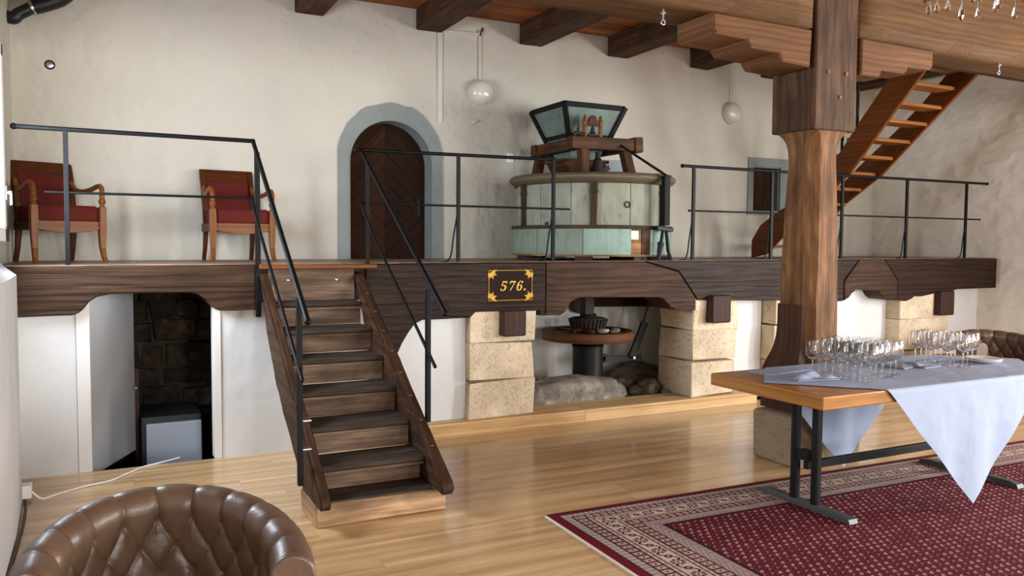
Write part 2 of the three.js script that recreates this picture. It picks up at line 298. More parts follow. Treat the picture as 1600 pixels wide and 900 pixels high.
// walls with thickness; the back wall has the arched doorway and the small hatch cut into it
const DX = 2.79, DHW = 0.48, DSPR = 2.52;
{
  const b = structure('wall_back', 'uneven white plaster back wall');
  const s = new THREE.Shape([[XL - 0.3, -0.6], [XR + 0.3, -0.6], [XR + 0.3, 4.25], [XL - 0.3, 4.25]].map((p) => new THREE.Vector2(...p)));
  const h = new THREE.Path(); h.moveTo(DX - DHW, py(DX) - 0.02); h.lineTo(DX + DHW, py(DX) - 0.02); h.lineTo(DX + DHW, DSPR); h.absarc(DX, DSPR, DHW, 0, Math.PI, false); h.lineTo(DX - DHW, py(DX) - 0.02); s.holes.push(h);
  const q = new THREE.Path(); q.moveTo(7.92, 2.13); q.lineTo(8.42, 2.13); q.lineTo(8.42, 2.76); q.lineTo(7.92, 2.76); q.lineTo(7.92, 2.13); s.holes.push(q);
  const g = new THREE.ExtrudeGeometry(s, { depth: 0.5, bevelEnabled: false, curveSegments: 20 }); g.translate(0, 0, ZB - 0.5);
  part('plaster', uvw(g, 'x', 0, 0), M.plaster, b);
  part('wall_behind_openings', bx(XL, XR, 1.3, 3.3, ZB - 0.56, ZB - 0.5), M.mortar, b);
}
{
  const r = structure('wall_right', 'lumpy old plaster right wall');
  const gs = []; let za = ZB - 0.3;
  for (const [c, w] of RIGHT_WINDOWS) { gs.push(bx(XR, XR + 0.3, -0.6, 4.25, za, c - w / 2), bx(XR, XR + 0.3, -0.6, WIN_Y0, c - w / 2, c + w / 2), bx(XR, XR + 0.3, WIN_Y1, 4.25, c - w / 2, c + w / 2)); za = c + w / 2; }
  gs.push(bx(XR, XR + 0.3, -0.6, 4.25, za, FRONT_Z + 0.3)); part('plaster', gs.map((g) => uvw(g, 'z', 0, 0)), M.plasterRough, r);
  RIGHT_WINDOWS.forEach(([c, w], i) => {
    const o = structure('window_' + (i + 5)), a = c - w / 2, b = c + w / 2, x = XR + 0.1, F = (z0, z1, y0, y1) => bx(x, x + 0.06, y0, y1, z0, z1);
    part('window_frame', [F(a, a + 0.06, WIN_Y0, WIN_Y1), F(b - 0.06, b, WIN_Y0, WIN_Y1), F(a, b, WIN_Y0, WIN_Y0 + 0.06), F(a, b, WIN_Y1 - 0.06, WIN_Y1), F(c - 0.03, c + 0.03, WIN_Y0, WIN_Y1), F(a, b, 2.3, 2.35)], M.white, o);
    part('pane', bx(x + 0.027, x + 0.033, WIN_Y0 + 0.05, WIN_Y1 - 0.05, a + 0.05, b - 0.05), M.pane, o);
  });
  const l = structure('wall_left', 'white plaster left wall, thicker below');
  const { z0, z1, y0, y1 } = LEFT_WINDOW;
  part('plaster', [bx(XL - 0.3, XL, -0.6, 4.25, ZB, z0), bx(XL - 0.3, XL, -0.6, y0, z0, z1), bx(XL - 0.3, XL, y1, 4.25, z0, z1), bx(XL - 0.3, XL, -0.6, 4.25, z1, FRONT_Z + 0.3)].map((g) => uvw(g, 'z', 0, 0)), M.plaster, l);
  // the thick lower wall bulges towards the room; its top slopes back to the window
  const plan = [[XL, -6.52], [-0.605, -6.5], [-0.575, -6.42], [-0.535, -6.15], [-0.49, -5.9], [-0.465, -5.2], [-0.46, -4.2], [-0.46, FRONT_Z], [XL, FRONT_Z]], n = plan.length, pos = [];
  const q = (a, b, c, d) => pos.push(...a, ...b, ...c, ...a, ...c, ...d);
  for (let i = 0; i + 1 < n - 1; i++) {
    const [xa, za] = plan[i], [xb, zb] = plan[i + 1], ya = 1.45, yb = 1.45, ta = 1.62;
    q([xa, -0.1, za], [xa, ya, za], [xb, yb, zb], [xb, -0.1, zb]);
    q([xa, ya, za], [XL, ta, za], [XL, ta, zb], [xb, yb, zb]);
  }
  const g = new THREE.BufferGeometry(); g.setAttribute('position', new THREE.Float32BufferAttribute(pos, 3)); g.computeVertexNormals();
  part('thick_lower_wall', uvw(g, 'z', 0, 0), M.plasterLeft, l);
}
{
  const w = structure('wall_front', 'window wall behind the viewer'), gs = []; let x = XL - 0.3;
  for (const [c, ww] of FRONT_WINDOWS) {
    gs.push(bx(x, c - ww / 2, -0.2, 4.25, FRONT_Z, FRONT_Z + 0.3)); gs.push(bx(c - ww / 2, c + ww / 2, -0.2, WIN_Y0, FRONT_Z, FRONT_Z + 0.3)); gs.push(bx(c - ww / 2, c + ww / 2, WIN_Y1, 4.25, FRONT_Z, FRONT_Z + 0.3)); x = c + ww / 2;
  }
  gs.push(bx(x, XR + 0.3, -0.2, 4.25, FRONT_Z, FRONT_Z + 0.3)); part('plaster', gs.map((g) => uvw(g, 'x', 0, 0)), M.plaster, w);
  FRONT_WINDOWS.forEach(([c, ww], i) => {
    const o = structure('window_' + (i + 1)), a = c - ww / 2, b = c + ww / 2, z = FRONT_Z + 0.1;
    part('window_frame', [bx(a, a + 0.06, WIN_Y0, WIN_Y1, z, z + 0.06), bx(b - 0.06, b, WIN_Y0, WIN_Y1, z, z + 0.06), bx(a, b, WIN_Y0, WIN_Y0 + 0.06, z, z + 0.06), bx(a, b, WIN_Y1 - 0.06, WIN_Y1, z, z + 0.06), bx(c - 0.03, c + 0.03, WIN_Y0, WIN_Y1, z, z + 0.06), bx(a, b, 2.3, 2.35, z, z + 0.06)], M.white, o);
    part('pane', bx(a + 0.05, b - 0.05, WIN_Y0 + 0.05, WIN_Y1 - 0.05, z + 0.027, z + 0.033), M.pane, o);
  });
  const o = structure('window_4', 'white casement window with metal handle in the left wall'), { z0, z1, y0, y1 } = LEFT_WINDOW;
  part('window_frame', [bx(XL - 0.02, -0.575, y0, y1, z0, z0 + 0.085, 'y', 0.006), bx(XL - 0.02, -0.575, y0, y1, z1 - 0.085, z1, 'y', 0.006), bx(XL - 0.02, -0.575, y0, y0 + 0.085, z0, z1, 'z', 0.006), bx(XL - 0.02, -0.575, y1 - 0.085, y1, z0, z1, 'z', 0.006)], M.white, o);
  part('pane', bx(-0.64, -0.634, y0 + 0.06, y1 - 0.06, z0 + 0.06, z1 - 0.06), M.pane, o);
  part('window_handle', [bx(-0.578, -0.565, 1.93, 2.03, z0 + 0.035, z0 + 0.065, 'y', 0.004), bx(-0.567, -0.535, 1.972, 1.992, z0 + 0.04, z0 + 0.06, 'x', 0.004), bx(-0.55, -0.535, 1.90, 1.99, z0 + 0.04, z0 + 0.06, 'y', 0.004)], M.steel, o);
  part('hinge', rod([-0.575, y0 + 0.0, z0 + 0.02], [-0.575, y0 + 0.1, z0 + 0.02], 0.014), M.ironDark, o);
}
// arched doorway: painted grey stone surround, herringbone board door
{
  const d = structure('door_1', 'arched herringbone board door in a grey painted stone surround'), y0 = py(DX) - 0.01;
  const arch = (hw, spr, n = 26) => { const p = []; for (let i = 0; i <= n; i++) { const a = Math.PI * i / n; p.push([DX + hw * Math.cos(a), spr + hw * Math.sin(a)]); } return p; };
  const wob = (k, i) => 0.012 * (n3(i * 0.9, k, 0, 77) - 0.5) * 2;
  const band = (o, h, z0, z1) => { const s = new THREE.Shape(o.map((p) => new THREE.Vector2(...p))); s.holes.push(new THREE.Path(h.map((p) => new THREE.Vector2(...p)))); const g = new THREE.ExtrudeGeometry(s, { depth: z1 - z0, bevelEnabled: false }); g.translate(0, 0, z0); return uvw(g, 'y'); };
  const outer = [[DX + 0.585, y0], ...arch(0.59, 2.575).map(([x, y], i) => [x + wob(1, i), y + wob(2, i)]), [DX - 0.59, y0]];
  const inner = [[DX + DHW - 0.004, y0 - 0.01], ...arch(DHW - 0.004, DSPR), [DX - DHW + 0.004, y0 - 0.01]];
  const so = new THREE.Shape(outer.map((p) => new THREE.Vector2(...p))); so.holes.push(new THREE.Path(inner.slice().reverse().map((p) => new THREE.Vector2(...p))));
  const U = [[DX + 0.585, y0], ...arch(0.59, 2.575).map(([x, y], i) => [x + wob(1, i), y + wob(2, i)]), [DX - 0.59, y0], [DX - DHW, y0], ...arch(DHW, DSPR).reverse(), [DX + DHW, y0]];
  const ring = new THREE.ExtrudeGeometry(new THREE.Shape(U.map((p) => new THREE.Vector2(...p))), { depth: 0.03, bevelEnabled: false }); ring.translate(0, 0, ZB - 0.012);
  const R = [[DX + DHW + 0.003, y0], ...arch(DHW + 0.003, DSPR), [DX - DHW - 0.003, y0], [DX - DHW + 0.02, y0], ...arch(DHW - 0.02, DSPR).reverse(), [DX + DHW - 0.02, y0]];
  const rev = new THREE.ExtrudeGeometry(new THREE.Shape(R.map((p) => new THREE.Vector2(...p))), { depth: 0.3, bevelEnabled: false }); rev.translate(0, 0, ZB - 0.29);
  part('door_surround', [uvw(ring, 'y'), uvw(rev, 'z')], M.greyStone, d);
  // stripes clipped to half of the door outline
  const zd = ZB - 0.24, hw = DHW - 0.022, clip = (poly, a, b, c) => { const o = []; for (let i = 0; i < poly.length; i++) { const p = poly[i], q = poly[(i + 1) % poly.length], dp = a * p[0] + b * p[1] - c, dq = a * q[0] + b * q[1] - c; if (dp <= 0) o.push(p); if (dp * dq < 0) { const t = dp / (dp - dq); o.push([lerp(p[0], q[0], t), lerp(p[1], q[1], t)]); } } return o; };
  const full = [[DX - hw, y0], [DX + hw, y0], ...arch(hw, DSPR, 20)], mid = 2.02, r2 = Math.SQRT1_2;
  const leaf = part('door_leaf', (() => { const g = new THREE.ExtrudeGeometry(new THREE.Shape(full.map((p) => new THREE.Vector2(...p))), { depth: 0.04, bevelEnabled: false }); g.translate(0, 0, zd - 0.045); return uvw(g, 'y'); })(), M.door[1], d);
  let k = 0;
  for (const side of [-1, 1]) for (const half of [-1, 1]) {
    let reg = clip(full, -side, 0, -side * DX - 0.002 * 1); reg = clip(reg, 0, -half, -half * mid);
    const sx = side * half * r2, sy = r2, w = 0.115;                                        // upper half: boards fall outwards, lower half: they rise outwards
    for (let n = -14; n < 15; n++) {
      const c0 = sx * DX + sy * mid + n * w;
      let s = clip(reg, sx, sy, c0 + w - 0.004); s = clip(s, -sx, -sy, -c0); if (s.length < 3) continue;
      let A = 0; s.forEach((p, i) => { const q = s[(i + 1) % s.length]; A += p[0] * q[1] - q[0] * p[1]; }); if (Math.abs(A) < 0.0016) continue;
      const g = new THREE.ExtrudeGeometry(new THREE.Shape(s.map((p) => new THREE.Vector2(...p))), { depth: 0.018, bevelEnabled: false }), p = g.attributes.position, uv = g.attributes.uv, o = rnd() * 5;
      for (let i = 0; i < p.count; i++) { const x = p.getX(i), y = p.getY(i); uv.setXY(i, -sy * x + sx * y + o, sx * x + sy * y + o); }
      g.translate(0, 0, zd); part('door_board', g, M.door[(k++ * 3 + n + 20) % 4], d);
    }
  }
  part('door_handle', [bx(DX + hw - 0.09, DX + hw - 0.05, 1.98, 2.16, zd + 0.018, zd + 0.026, 'y', 0.003), rod([DX + hw - 0.07, 2.1, zd + 0.02], [DX + hw - 0.07, 2.1, zd + 0.06], 0.008), rod([DX + hw - 0.07, 2.1, zd + 0.055], [DX + hw - 0.17, 2.095, zd + 0.055], 0.008)], M.ironDark, d, 'black iron handle');
}
{
  const d = structure('door_2', 'small brown wooden hatch in a grey painted frame');
  const f = new THREE.Shape([[7.83, 2.09], [8.55, 2.09], [8.55, 2.87], [7.83, 2.87]].map((p) => new THREE.Vector2(...p))); f.holes.push(new THREE.Path([[7.925, 2.135], [7.925, 2.755], [8.415, 2.755], [8.415, 2.135]].map((p) => new THREE.Vector2(...p))));
  const g = new THREE.ExtrudeGeometry(f, { depth: 0.03, bevelEnabled: false }); g.translate(0, 0, ZB - 0.012); part('hatch_surround', uvw(g, 'y'), M.greyStone, d);
  part('reveal', [bx(8.40, 8.42, 2.13, 2.76, ZB - 0.3, ZB - 0.01), bx(7.92, 7.94, 2.13, 2.76, ZB - 0.3, ZB - 0.01), bx(7.94, 8.40, 2.13, 2.15, ZB - 0.3, ZB - 0.01), bx(7.94, 8.40, 2.74, 2.76, ZB - 0.3, ZB - 0.01)], M.greyStone, d);
  for (let i = 0; i < 3; i++) part('hatch_board', bx(7.942 + i * 0.153, 8.092 + i * 0.153, 2.15, 2.74, ZB - 0.16, ZB - 0.13, 'y', 0.004), M.door[(i * 2) % 4], d);
}
// white panelled walls under the platform
{
  const w = structure('wall_platform', 'smooth white walls below the platform front'), top = 1.38;
  part('left_panel', bx(-0.62, -0.19, 0, 1.2, -6.62, -6.5, 'y'), M.plasterLow, w);
  part('door_jamb', bx(-0.188, -0.1, 0, 1.38, -6.62, -6.488, 'y', 0.004), M.white, w);
  part('door_jamb', bx(0.732, 0.79, 0, 1.38, -6.62, -6.488, 'y', 0.004), M.white, w);
  part('middle_panel', bx(0.793, 2.0, 0, 1.3, -6.62, -6.5, 'y'), M.plasterLow, w);
  part('pier_panel', bx(2.0, 2.85, 0, top, -6.7, -6.53, 'y'), M.plasterLow, w);
  part('pier_panel', bx(5.92, 6.45, 0, top, -6.8, -6.66, 'y'), M.plasterLow, w);
  part('pier_panel', bx(6.99, 8.46, 0, top, -6.8, -6.66, 'y'), M.plasterLow, w);
  part('pier_panel', bx(9.37, XR, 0, top, -6.84, -6.72, 'y'), M.plasterLow, w);
  const r = structure('wall_recess', 'grey plaster walls of the gear pit');
  part('plaster', [bx(3.3, 6.3, 0, top, -7.75, -7.64), bx(3.25, 3.4, 0, top, -7.75, -6.6), bx(6.15, 6.3, 0, top, -7.75, -6.7)].map((g) => uvw(g, 'x', 0, 0)), M.recess, r);
  part('pit_ground', rough(new THREE.BoxGeometry(2.9, 0.12, 1.2, 30, 2, 14).translate(4.8, 0.03, -7.1), 0.03, 6, 5), M.earth, r);
}
// the dark store behind the white door: rubble wall, sunken floor
{
  const c = structure('wall_cellar', 'rough rubble stone wall in the dark store');
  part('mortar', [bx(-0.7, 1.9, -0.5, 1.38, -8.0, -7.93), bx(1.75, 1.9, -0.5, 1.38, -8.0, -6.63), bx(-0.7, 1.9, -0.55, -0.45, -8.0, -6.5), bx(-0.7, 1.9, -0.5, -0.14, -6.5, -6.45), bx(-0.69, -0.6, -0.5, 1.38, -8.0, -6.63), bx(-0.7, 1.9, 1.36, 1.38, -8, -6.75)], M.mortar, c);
  let y = -0.45, k = 0; seed = 99;
  while (y < 1.30) {
    const h = Math.min(rr(0.12, 0.25), 1.36 - y); let x = 0.02 + rr(-0.15, 0.05);
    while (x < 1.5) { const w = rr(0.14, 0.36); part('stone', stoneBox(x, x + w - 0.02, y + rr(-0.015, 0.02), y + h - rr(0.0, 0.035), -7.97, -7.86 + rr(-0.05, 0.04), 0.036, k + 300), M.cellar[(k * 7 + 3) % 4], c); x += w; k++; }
    y += h;
  }
}
// white cupboard door, standing open into the store
{
  const d = structure('door_3', 'open plain white door of the dark store'); d.position.set(-0.1, 0, -6.6); d.rotation.y = 66 * DEG;
  part('door_leaf', bx(0, 0.76, -0.06, 1.36, -0.035, 0, 'y', 0.004), M.doorWhite, d);
  part('knob', [rod([0.70, 0.47, 0], [0.70, 0.47, 0.03], 0.008), new THREE.SphereGeometry(0.018, 16, 12).translate(0.70, 0.47, 0.035)], M.steel, d);
}

// ---------------------------------------------------------------- platform: deck, carved front beams, brackets, stone piers
{
  const t = thing('platform_deck', 'long raised platform deck of worn brown boards along the back wall', 'platform', [0, 0, 0]); seed = 5;
  const g0 = [bx(XL + 0.02, XR - 0.02, -0.10, -0.032, -8.38, -6.78)];
  part('deck_bearer', g0, M.joist, t);
  for (let i = 0, z = -8.38; z < -6.76; i++, z += 0.2335) for (const [a, b] of [[XL + 0.02, 2.9 + (i % 3) * 0.7], [2.902 + (i % 3) * 0.7, 7.0 - (i % 2) * 0.9], [7.002 - (i % 2) * 0.9, XR - 0.02]])
    part('deck_board', bx(a, b, -0.03, 0, z, Math.min(z + 0.2315, -6.742), 'x', 0.003), M.deck[(i + (a > 3 ? 1 : 0)) % 3], t);
  for (const [a, b] of [[XL + 0.1, 2.2], [2.202, 5.6], [5.602, 8.4], [8.402, XR - 0.1]]) part('edge_board', bx(a, b, 0.0005, 0.007, -6.742, -6.425, 'x', 0.002), M.deck[a > 5 ? 1 : 0], t);
  t.rotation.z = 0.0035; t.position.set(0, 1.487 + 0.0021, 0);
}
const ZK = -6.74;
const wav = (pts, amp, s) => { const o = []; pts.forEach((p, i) => { const q = pts[(i + 1) % pts.length], L = Math.hypot(q[0] - p[0], q[1] - p[1]), n = Math.max(1, Math.round(L / 0.22)); for (let k = 0; k < n; k++) { const x = lerp(p[0], q[0], k / n), y = lerp(p[1], q[1], k / n); o.push([x, y + amp * (n3(x * 3, y * 3, 0, s) - 0.5)]); } }); return o; };
solo('platform_beam', 'dark brown beam with a wide arched cut-out over the open store doorway', 'beam', slab(wav([[-0.61, 1.137], [-0.33, 1.142], [-0.205, 1.143], [-0.165, 1.158], [-0.135, 1.185], [-0.1, 1.235], [-0.05, 1.272], [0.03, 1.29], [0.3, 1.292], [0.57, 1.285], [0.63, 1.268], [0.68, 1.225], [0.72, 1.175], [0.77, 1.148], [0.84, 1.142], [1.04, 1.145], [1.04, 1.492], [-0.63, 1.487]], 0.006, 1), ZK, ZF, 'x', 0.008), M.beam);
solo('platform_beam', 'very dark beam behind the steps carrying the gilt number', 'beam', slab(wav([[1.041, 1.2], [1.95, 1.2], [1.95, 1.02], [2.845, 1.02], [2.9, 1.068], [3.53, 1.06], [3.545, 1.015], [3.596, 1.015], [3.596, 1.497], [1.041, 1.492]], 0.006, 2), ZK, ZF, 'x', 0.008), M.beamDark);
solo('curved_brace', 'curved dark timber brace under the beam right behind the steps', 'brace', slab([[1.95, 0.5], [2.10, 0.5], [2.125, 0.6], [2.16, 0.7], [2.215, 0.82], [2.275, 0.915], [2.33, 0.985], [2.40, 1.018], [2.64, 1.018], [2.64, 1.165], [1.95, 1.165]], -6.56, ZF + 0.006, 'x', 0.006), M.beamDark);
solo('platform_beam', 'lighter brown spliced beam with an arched cut-out above the gear wheel', 'beam', slab(wav([[3.6, 1.015], [3.75, 1.012], [3.80, 1.04], [3.84, 1.09], [3.875, 1.14], [3.96, 1.17], [4.4, 1.163], [4.87, 1.15], [4.93, 1.13], [4.975, 1.085], [5.02, 1.045], [5.09, 1.018], [5.335, 1.012], [5.335, 1.13], [5.11, 1.40], [4.69, 1.503], [3.6, 1.498]], 0.006, 3), ZK, ZF + 0.006, 'x', 0.008), M.beamLight);
solo('platform_beam', 'long dark beam with a diagonal splice passing behind the post', 'beam', slab(wav([[4.70, 1.508], [5.117, 1.405], [5.345, 1.135], [5.345, 1.11], [6.2, 1.085], [7.0, 1.07], [7.36, 1.047], [7.45, 1.05], [7.45, 1.28], [7.68, 1.514]], 0.005, 4), ZK, ZF, 'x', 0.008), M.beamDark);
solo('platform_beam', 'dark beam at the right end reaching the right wall', 'beam', slab(wav([[8.11, 1.515], [8.35, 1.27], [8.35, 1.035], [8.52, 1.022], [8.62, 1.05], [8.66, 1.078], [8.78, 1.07], [9.07, 1.104], [9.37, 1.122], [9.44, 1.145], [10.22, 1.148], [10.22, 1.522]], 0.005, 5), ZK, ZF, 'x', 0.008), M.beamDark);
solo('platform_beam', 'short brown wedge-shaped beam with a scalloped lower edge right of the post', 'beam', slab([[7.69, 1.514], [7.46, 1.275], [7.46, 1.055], [7.53, 1.085], [7.59, 1.14], [7.66, 1.178], [7.78, 1.19], [7.84, 1.172], [7.9, 1.16], [8.0, 1.163], [8.04, 1.14], [8.08, 1.09], [8.15, 1.05], [8.34, 1.04], [8.34, 1.268], [8.10, 1.515]], ZK, ZF + 0.006, 'x', 0.006), M.beam);
for (const [x0, x1, y0, y1, z, l] of [[3.135, 3.36, 0.845, 1.075, -6.34, 'dark wooden peg block hanging in front of the pier left of the gear wheel'], [5.49, 5.735, 0.875, 1.16, -6.34, 'dark wooden peg block hanging in front of the pier right of the gear wheel'], [9.06, 9.32, 0.83, 1.13, -6.36, 'dark wooden peg block on the far right stone pier']])
  solo('peg_block', l, 'bracket', bx(x0, x1, y0, y1, -6.7, z, 'y', 0.018), M.bracket);
// gilt number painted on the beam
{
  const w = 1024, h = 640, c = document.createElement('canvas'); c.width = w; c.height = h; const g = c.getContext('2d');
  g.fillStyle = '#281b14'; g.fillRect(0, 0, w, h);
  for (let i = 0; i < 500; i++) { g.fillStyle = `rgba(${hash(i, 1, 1) > 0.5 ? '15,9,6' : '80,60,48'},0.15)`; g.fillRect(hash(i, 2, 1) * w - 100, hash(i, 3, 1) * h, 60 + hash(i, 4, 1) * 320, 2 + hash(i, 5, 1) * 3); }
  g.strokeStyle = '#c89a3c'; g.fillStyle = '#d2a446'; g.lineWidth = 11;
  g.strokeRect(22, 22, w - 44, h - 44);
  const flower = (x, y, sx, sy) => {
    for (let k = 0; k < 9; k++) { const a = (k / 8) * Math.PI / 2 * 1.9 - 0.35; g.save(); g.translate(x, y); g.scale(sx, sy); g.rotate(a); g.beginPath(); g.moveTo(20, 0); g.quadraticCurveTo(85, -34, 150 - (k % 2) * 45, 0); g.quadraticCurveTo(85, 34, 20, 0); g.fill(); g.restore(); }
    g.beginPath(); g.arc(x + sx * 22, y + sy * 22, 34, 0, 7); g.fill();
  };
  flower(60, 60, 1, 1); flower(w - 60, 60, -1, 1); flower(60, h - 60, 1, -1); flower(w - 60, h - 60, -1, -1);
  g.fillStyle = '#e0b458'; g.font = 'italic bold 270px serif'; g.textAlign = 'center'; g.textBaseline = 'middle';
  ['5', '7', '6', '.'].forEach((s, i) => g.fillText(s, 335 + [0, 180, 355, 490][i], 335));
  for (let i = 0; i < 400; i++) { g.fillStyle = 'rgba(44,32,26,0.5)'; g.fillRect(hash(i, 6, 2) * w, hash(i, 7, 2) * h, 4 + hash(i, 8, 2) * 40, 2); }
  const t = new THREE.CanvasTexture(c); t.colorSpace = THREE.SRGBColorSpace;
  const s = new THREE.BoxGeometry(0.45, 0.285, 0.004);
  solo('painted_sign', 'gilt painted panel reading 576 with flower corners on the dark beam', 'sign', s, mat('#ffffff', { map: t, roughness: 0.75, specularIntensity: 0.25 }), [3.236, 1.298, ZF + 0.0025]);
}
// stone piers of cut blocks
function pier(label, x0, x1, zf, zb, joints, xs = [0, 0]) {
  const t = thing('stone_pier', label, 'pier', [(x0 + x1) / 2, joints[0], zf]);
  for (let i = 0; i + 1 < joints.length; i++) {
    const w = (x1 - x0) / 2, j = rr(-0.012, 0.012);
    part('block', stoneBox(-w + j + xs[0] * (i === 0 ? 1 : 0), w + j, joints[i] - joints[0], joints[i + 1] - joints[0] - 0.002, zb - zf, rr(-0.012, 0.0), 0.022, Math.round(x0 * 50 + i * 7), 12), M.stone, t);
  }
  return t;
}
seed = 12;
pier('pale cut stone pier between the steps and the gear wheel', 2.85, 3.50, -6.44, -6.75, [0.115, 0.45, 0.79, 1.07]);
pier('pale cut stone pier right of the gear wheel with weathered left side', 5.32, 5.91, -6.44, -7.0, [0.115, 0.48, 0.80, 1.12]);
pier('pale stone pier partly hidden behind the left edge of the post', 6.46, 6.98, -6.46, -7.0, [0.0, 0.42, 0.81, 1.09]);
pier('broken pale stone pier at the far right behind the second wine glass group', 8.47, 9.36, -6.46, -7.0, [0.0, 0.42, 0.80, 1.12]);
{ // long pine plinth along the piers
  const t = thing('plinth_step', 'low light pine plinth running along the foot of the stone piers', 'step', [0, 0, 0]);
  for (const [a, b, k] of [[1.95, 4.02, 0], [4.022, 6.16, 1]]) { part('tread_board', bx(a, b, 0.092, 0.115, -6.76, -6.38, 'x', 0.003), M.pine[k], t); part('front_board', bx(a, b, 0, 0.0915, -6.42, -6.395, 'x', 0.002), M.pine[1 - k], t); }
  part('core', bx(1.95, 6.14, 0, 0.09, -6.72, -6.43, 'x'), M.mortar, t);
}
// ---------------------------------------------------------------- wooden steps
{
  const t = thing('wooden_steps', 'steep worn dark wooden steps up to the platform', 'steps', [1.48, 0, -4.62]), X = (x) => x - 1.48, Z = (z) => z + 4.62; seed = 21;
  part('base_block', rough(new RoundedBoxGeometry(0.815, 0.136, 0.40, 5, 0.012).translate(0.0, 0.068, -0.20), 0.006, 9, 8), M.block, t, 'pale raw timber block under the steps');
  part('base_tread', bx(X(1.13), X(1.80), 0.136, 0.150, Z(-4.98), Z(-4.626), 'x', 0.004), M.tread, t);
  for (let i = 0; i < 6; i++) {
    const y = 0.316 + 0.179 * i, z = -4.785 - 0.28 * i;
    part('tread', rough(new RoundedBoxGeometry(0.68, 0.042, 0.315, 6, 0.014).translate(X(1.467), y - 0.021, Z(z) - 0.157), 0.0045, 11, 40 + i), M.tread, t);
    const zr = i ? 0 : -0.06, r = part('riser', bx(X(1.13), X(1.805), y - 0.179 + 0.001, y - 0.042, Z(z) - 0.055 + zr, Z(z) - 0.03 + zr, 'x', 0.002), M.riser[i % 4], t);
    part('nosing_strip', bx(X(1.13), X(1.805), y - 0.062, y - 0.042, Z(z) - 0.032, Z(z) - 0.012, 'x', 0.004), M.riser[(i + 2) % 4], t);
  }
  part('riser', bx(X(1.13), X(1.805), 1.212, 1.462, Z(-6.42), Z(-6.395), 'x', 0.002), M.riser[1], t);
  for (const x of [1.28, 1.66]) part('screw', new THREE.SphereGeometry(0.013, 12, 8).scale(1, 1, 0.5).translate(X(x), 1.37, Z(-6.394)), M.steel, t);
  part('top_board', rough(new RoundedBoxGeometry(0.92, 0.036, 0.14, 4, 0.01).translate(X(1.52), 1.477, Z(-6.40)), 0.003, 9, 61), M.chairLight, t, 'reddish worn top edge board');
  const prof = [[-4.50, 0.138], [-4.475, 0.17], [-4.50, 0.215], [-6.405, 1.432], [-6.405, 1.40], [-6.33, 1.345], [-6.14, 1.03], [-5.81, 0.69], [-5.0, 0.20], [-4.93, 0.138]].map(([z, y]) => [Z(z), y]);
  part('stringer', rough(slabXd(prof, X(1.065), X(1.13)), 0.004, 8, 71, 'z'), M.stringer, t);
  part('stringer', rough(slabXd(prof, X(1.805), X(1.88)), 0.004, 8, 72, 'z'), M.stringer, t);
  for (const x of [1.842]) for (let i = 0; i < 8; i++) { const z = -4.75 - i * 0.2, y = 0.215 + (-4.5 - z) * 0.639 + 0.003; part('peg', new THREE.SphereGeometry(0.014, 10, 6).scale(1, 0.3, 1).translate(X(x), y, Z(z)), M.millBrownPale, t); }
}
function slabXd(pts, x0, x1) {                                          // like slabX but with many points along its edges, for rough()
  const o = []; pts.forEach((p, i) => { const q = pts[(i + 1) % pts.length], n = Math.max(1, Math.round(Math.hypot(q[0] - p[0], q[1] - p[1]) / 0.05)); for (let k = 0; k < n; k++) o.push([lerp(p[0], q[0], k / n), lerp(p[1], q[1], k / n)]); });
  return slabX(o, x0, x1, 'z', 0.008);
}
// ---------------------------------------------------------------- black railings
const ball = (p, r) => new THREE.SphereGeometry(r, 14, 10).translate(...p);
const foot = (x, y, z) => [tube([[x - 0.006, y + 0.44, z - 0.0], [x - 0.045, y + 0.22, z], [x - 0.07, y + 0.06, z], [x - 0.095, y + 0.02, z], [x - 0.16, y + 0.008, z]], 0.007, 24, 6), bx(x - 0.17, x + 0.015, y, y + 0.01, z - 0.014, z + 0.014, 'x')];
{
  const z = ZF - 0.03, t = thing('railing', 'black iron railing in front of the red armchairs continuing down left side of the steps', 'railing', [0.2, py(0.2), z]);
  const L = (x, y, zz = z) => [x - 0.2, y - py(0.2), zz - z];
  part('handrail', [rod(L(-0.53, 2.44), L(1.035, 2.438), 0.0165), ball(L(-0.53, 2.44), 0.022), ball(L(1.035, 2.438), 0.018)], M.iron, t);
  part('lower_rail', [rod(L(-0.36, 2.002), L(1.02, 2.002), 0.0095), ball(L(1.02, 2.002), 0.0105)], M.iron, t);
  part('sloping_handrail', [rod(L(1.035, 2.438), L(1.0, 1.227, -4.47), 0.0165, 0.0165, 12), ball(L(1.0, 1.227, -4.47), 0.02)], M.iron, t);
  part('sloping_lower_rail', [rod(L(1.02, 2.002), L(1.035, 1.757, -6.20), 0.0095), rod(L(1.035, 1.757, -6.20), L(0.995, 0.88, -4.60), 0.0115), ball(L(0.995, 0.88, -4.60), 0.0125)], M.iron, t);
  part('post', bx(-0.24 - 0.2, -0.208 - 0.2, 0, 0.945, -0.01, 0.012, 'y', 0.003), M.iron, t);
  part('post', bx(1.035 - 0.2, 1.075 - 0.2, -0.4, 0.86, 0.035, 0.055, 'y', 0.003), M.iron, t);
  part('post', bx(0.99 - 0.2, 1.02 - 0.2, 0.24 - py(0.2), 1.345 - py(0.2), -4.74 - z, -4.70 - z, 'y', 0.003), M.iron, t);
  part('fixing_bolt', [rod(L(1.02, 0.45, -4.72), L(1.07, 0.45, -4.72), 0.01), rod(L(1.02, 0.62, -4.72), L(1.07, 0.62, -4.72), 0.01)], M.steel, t);
}
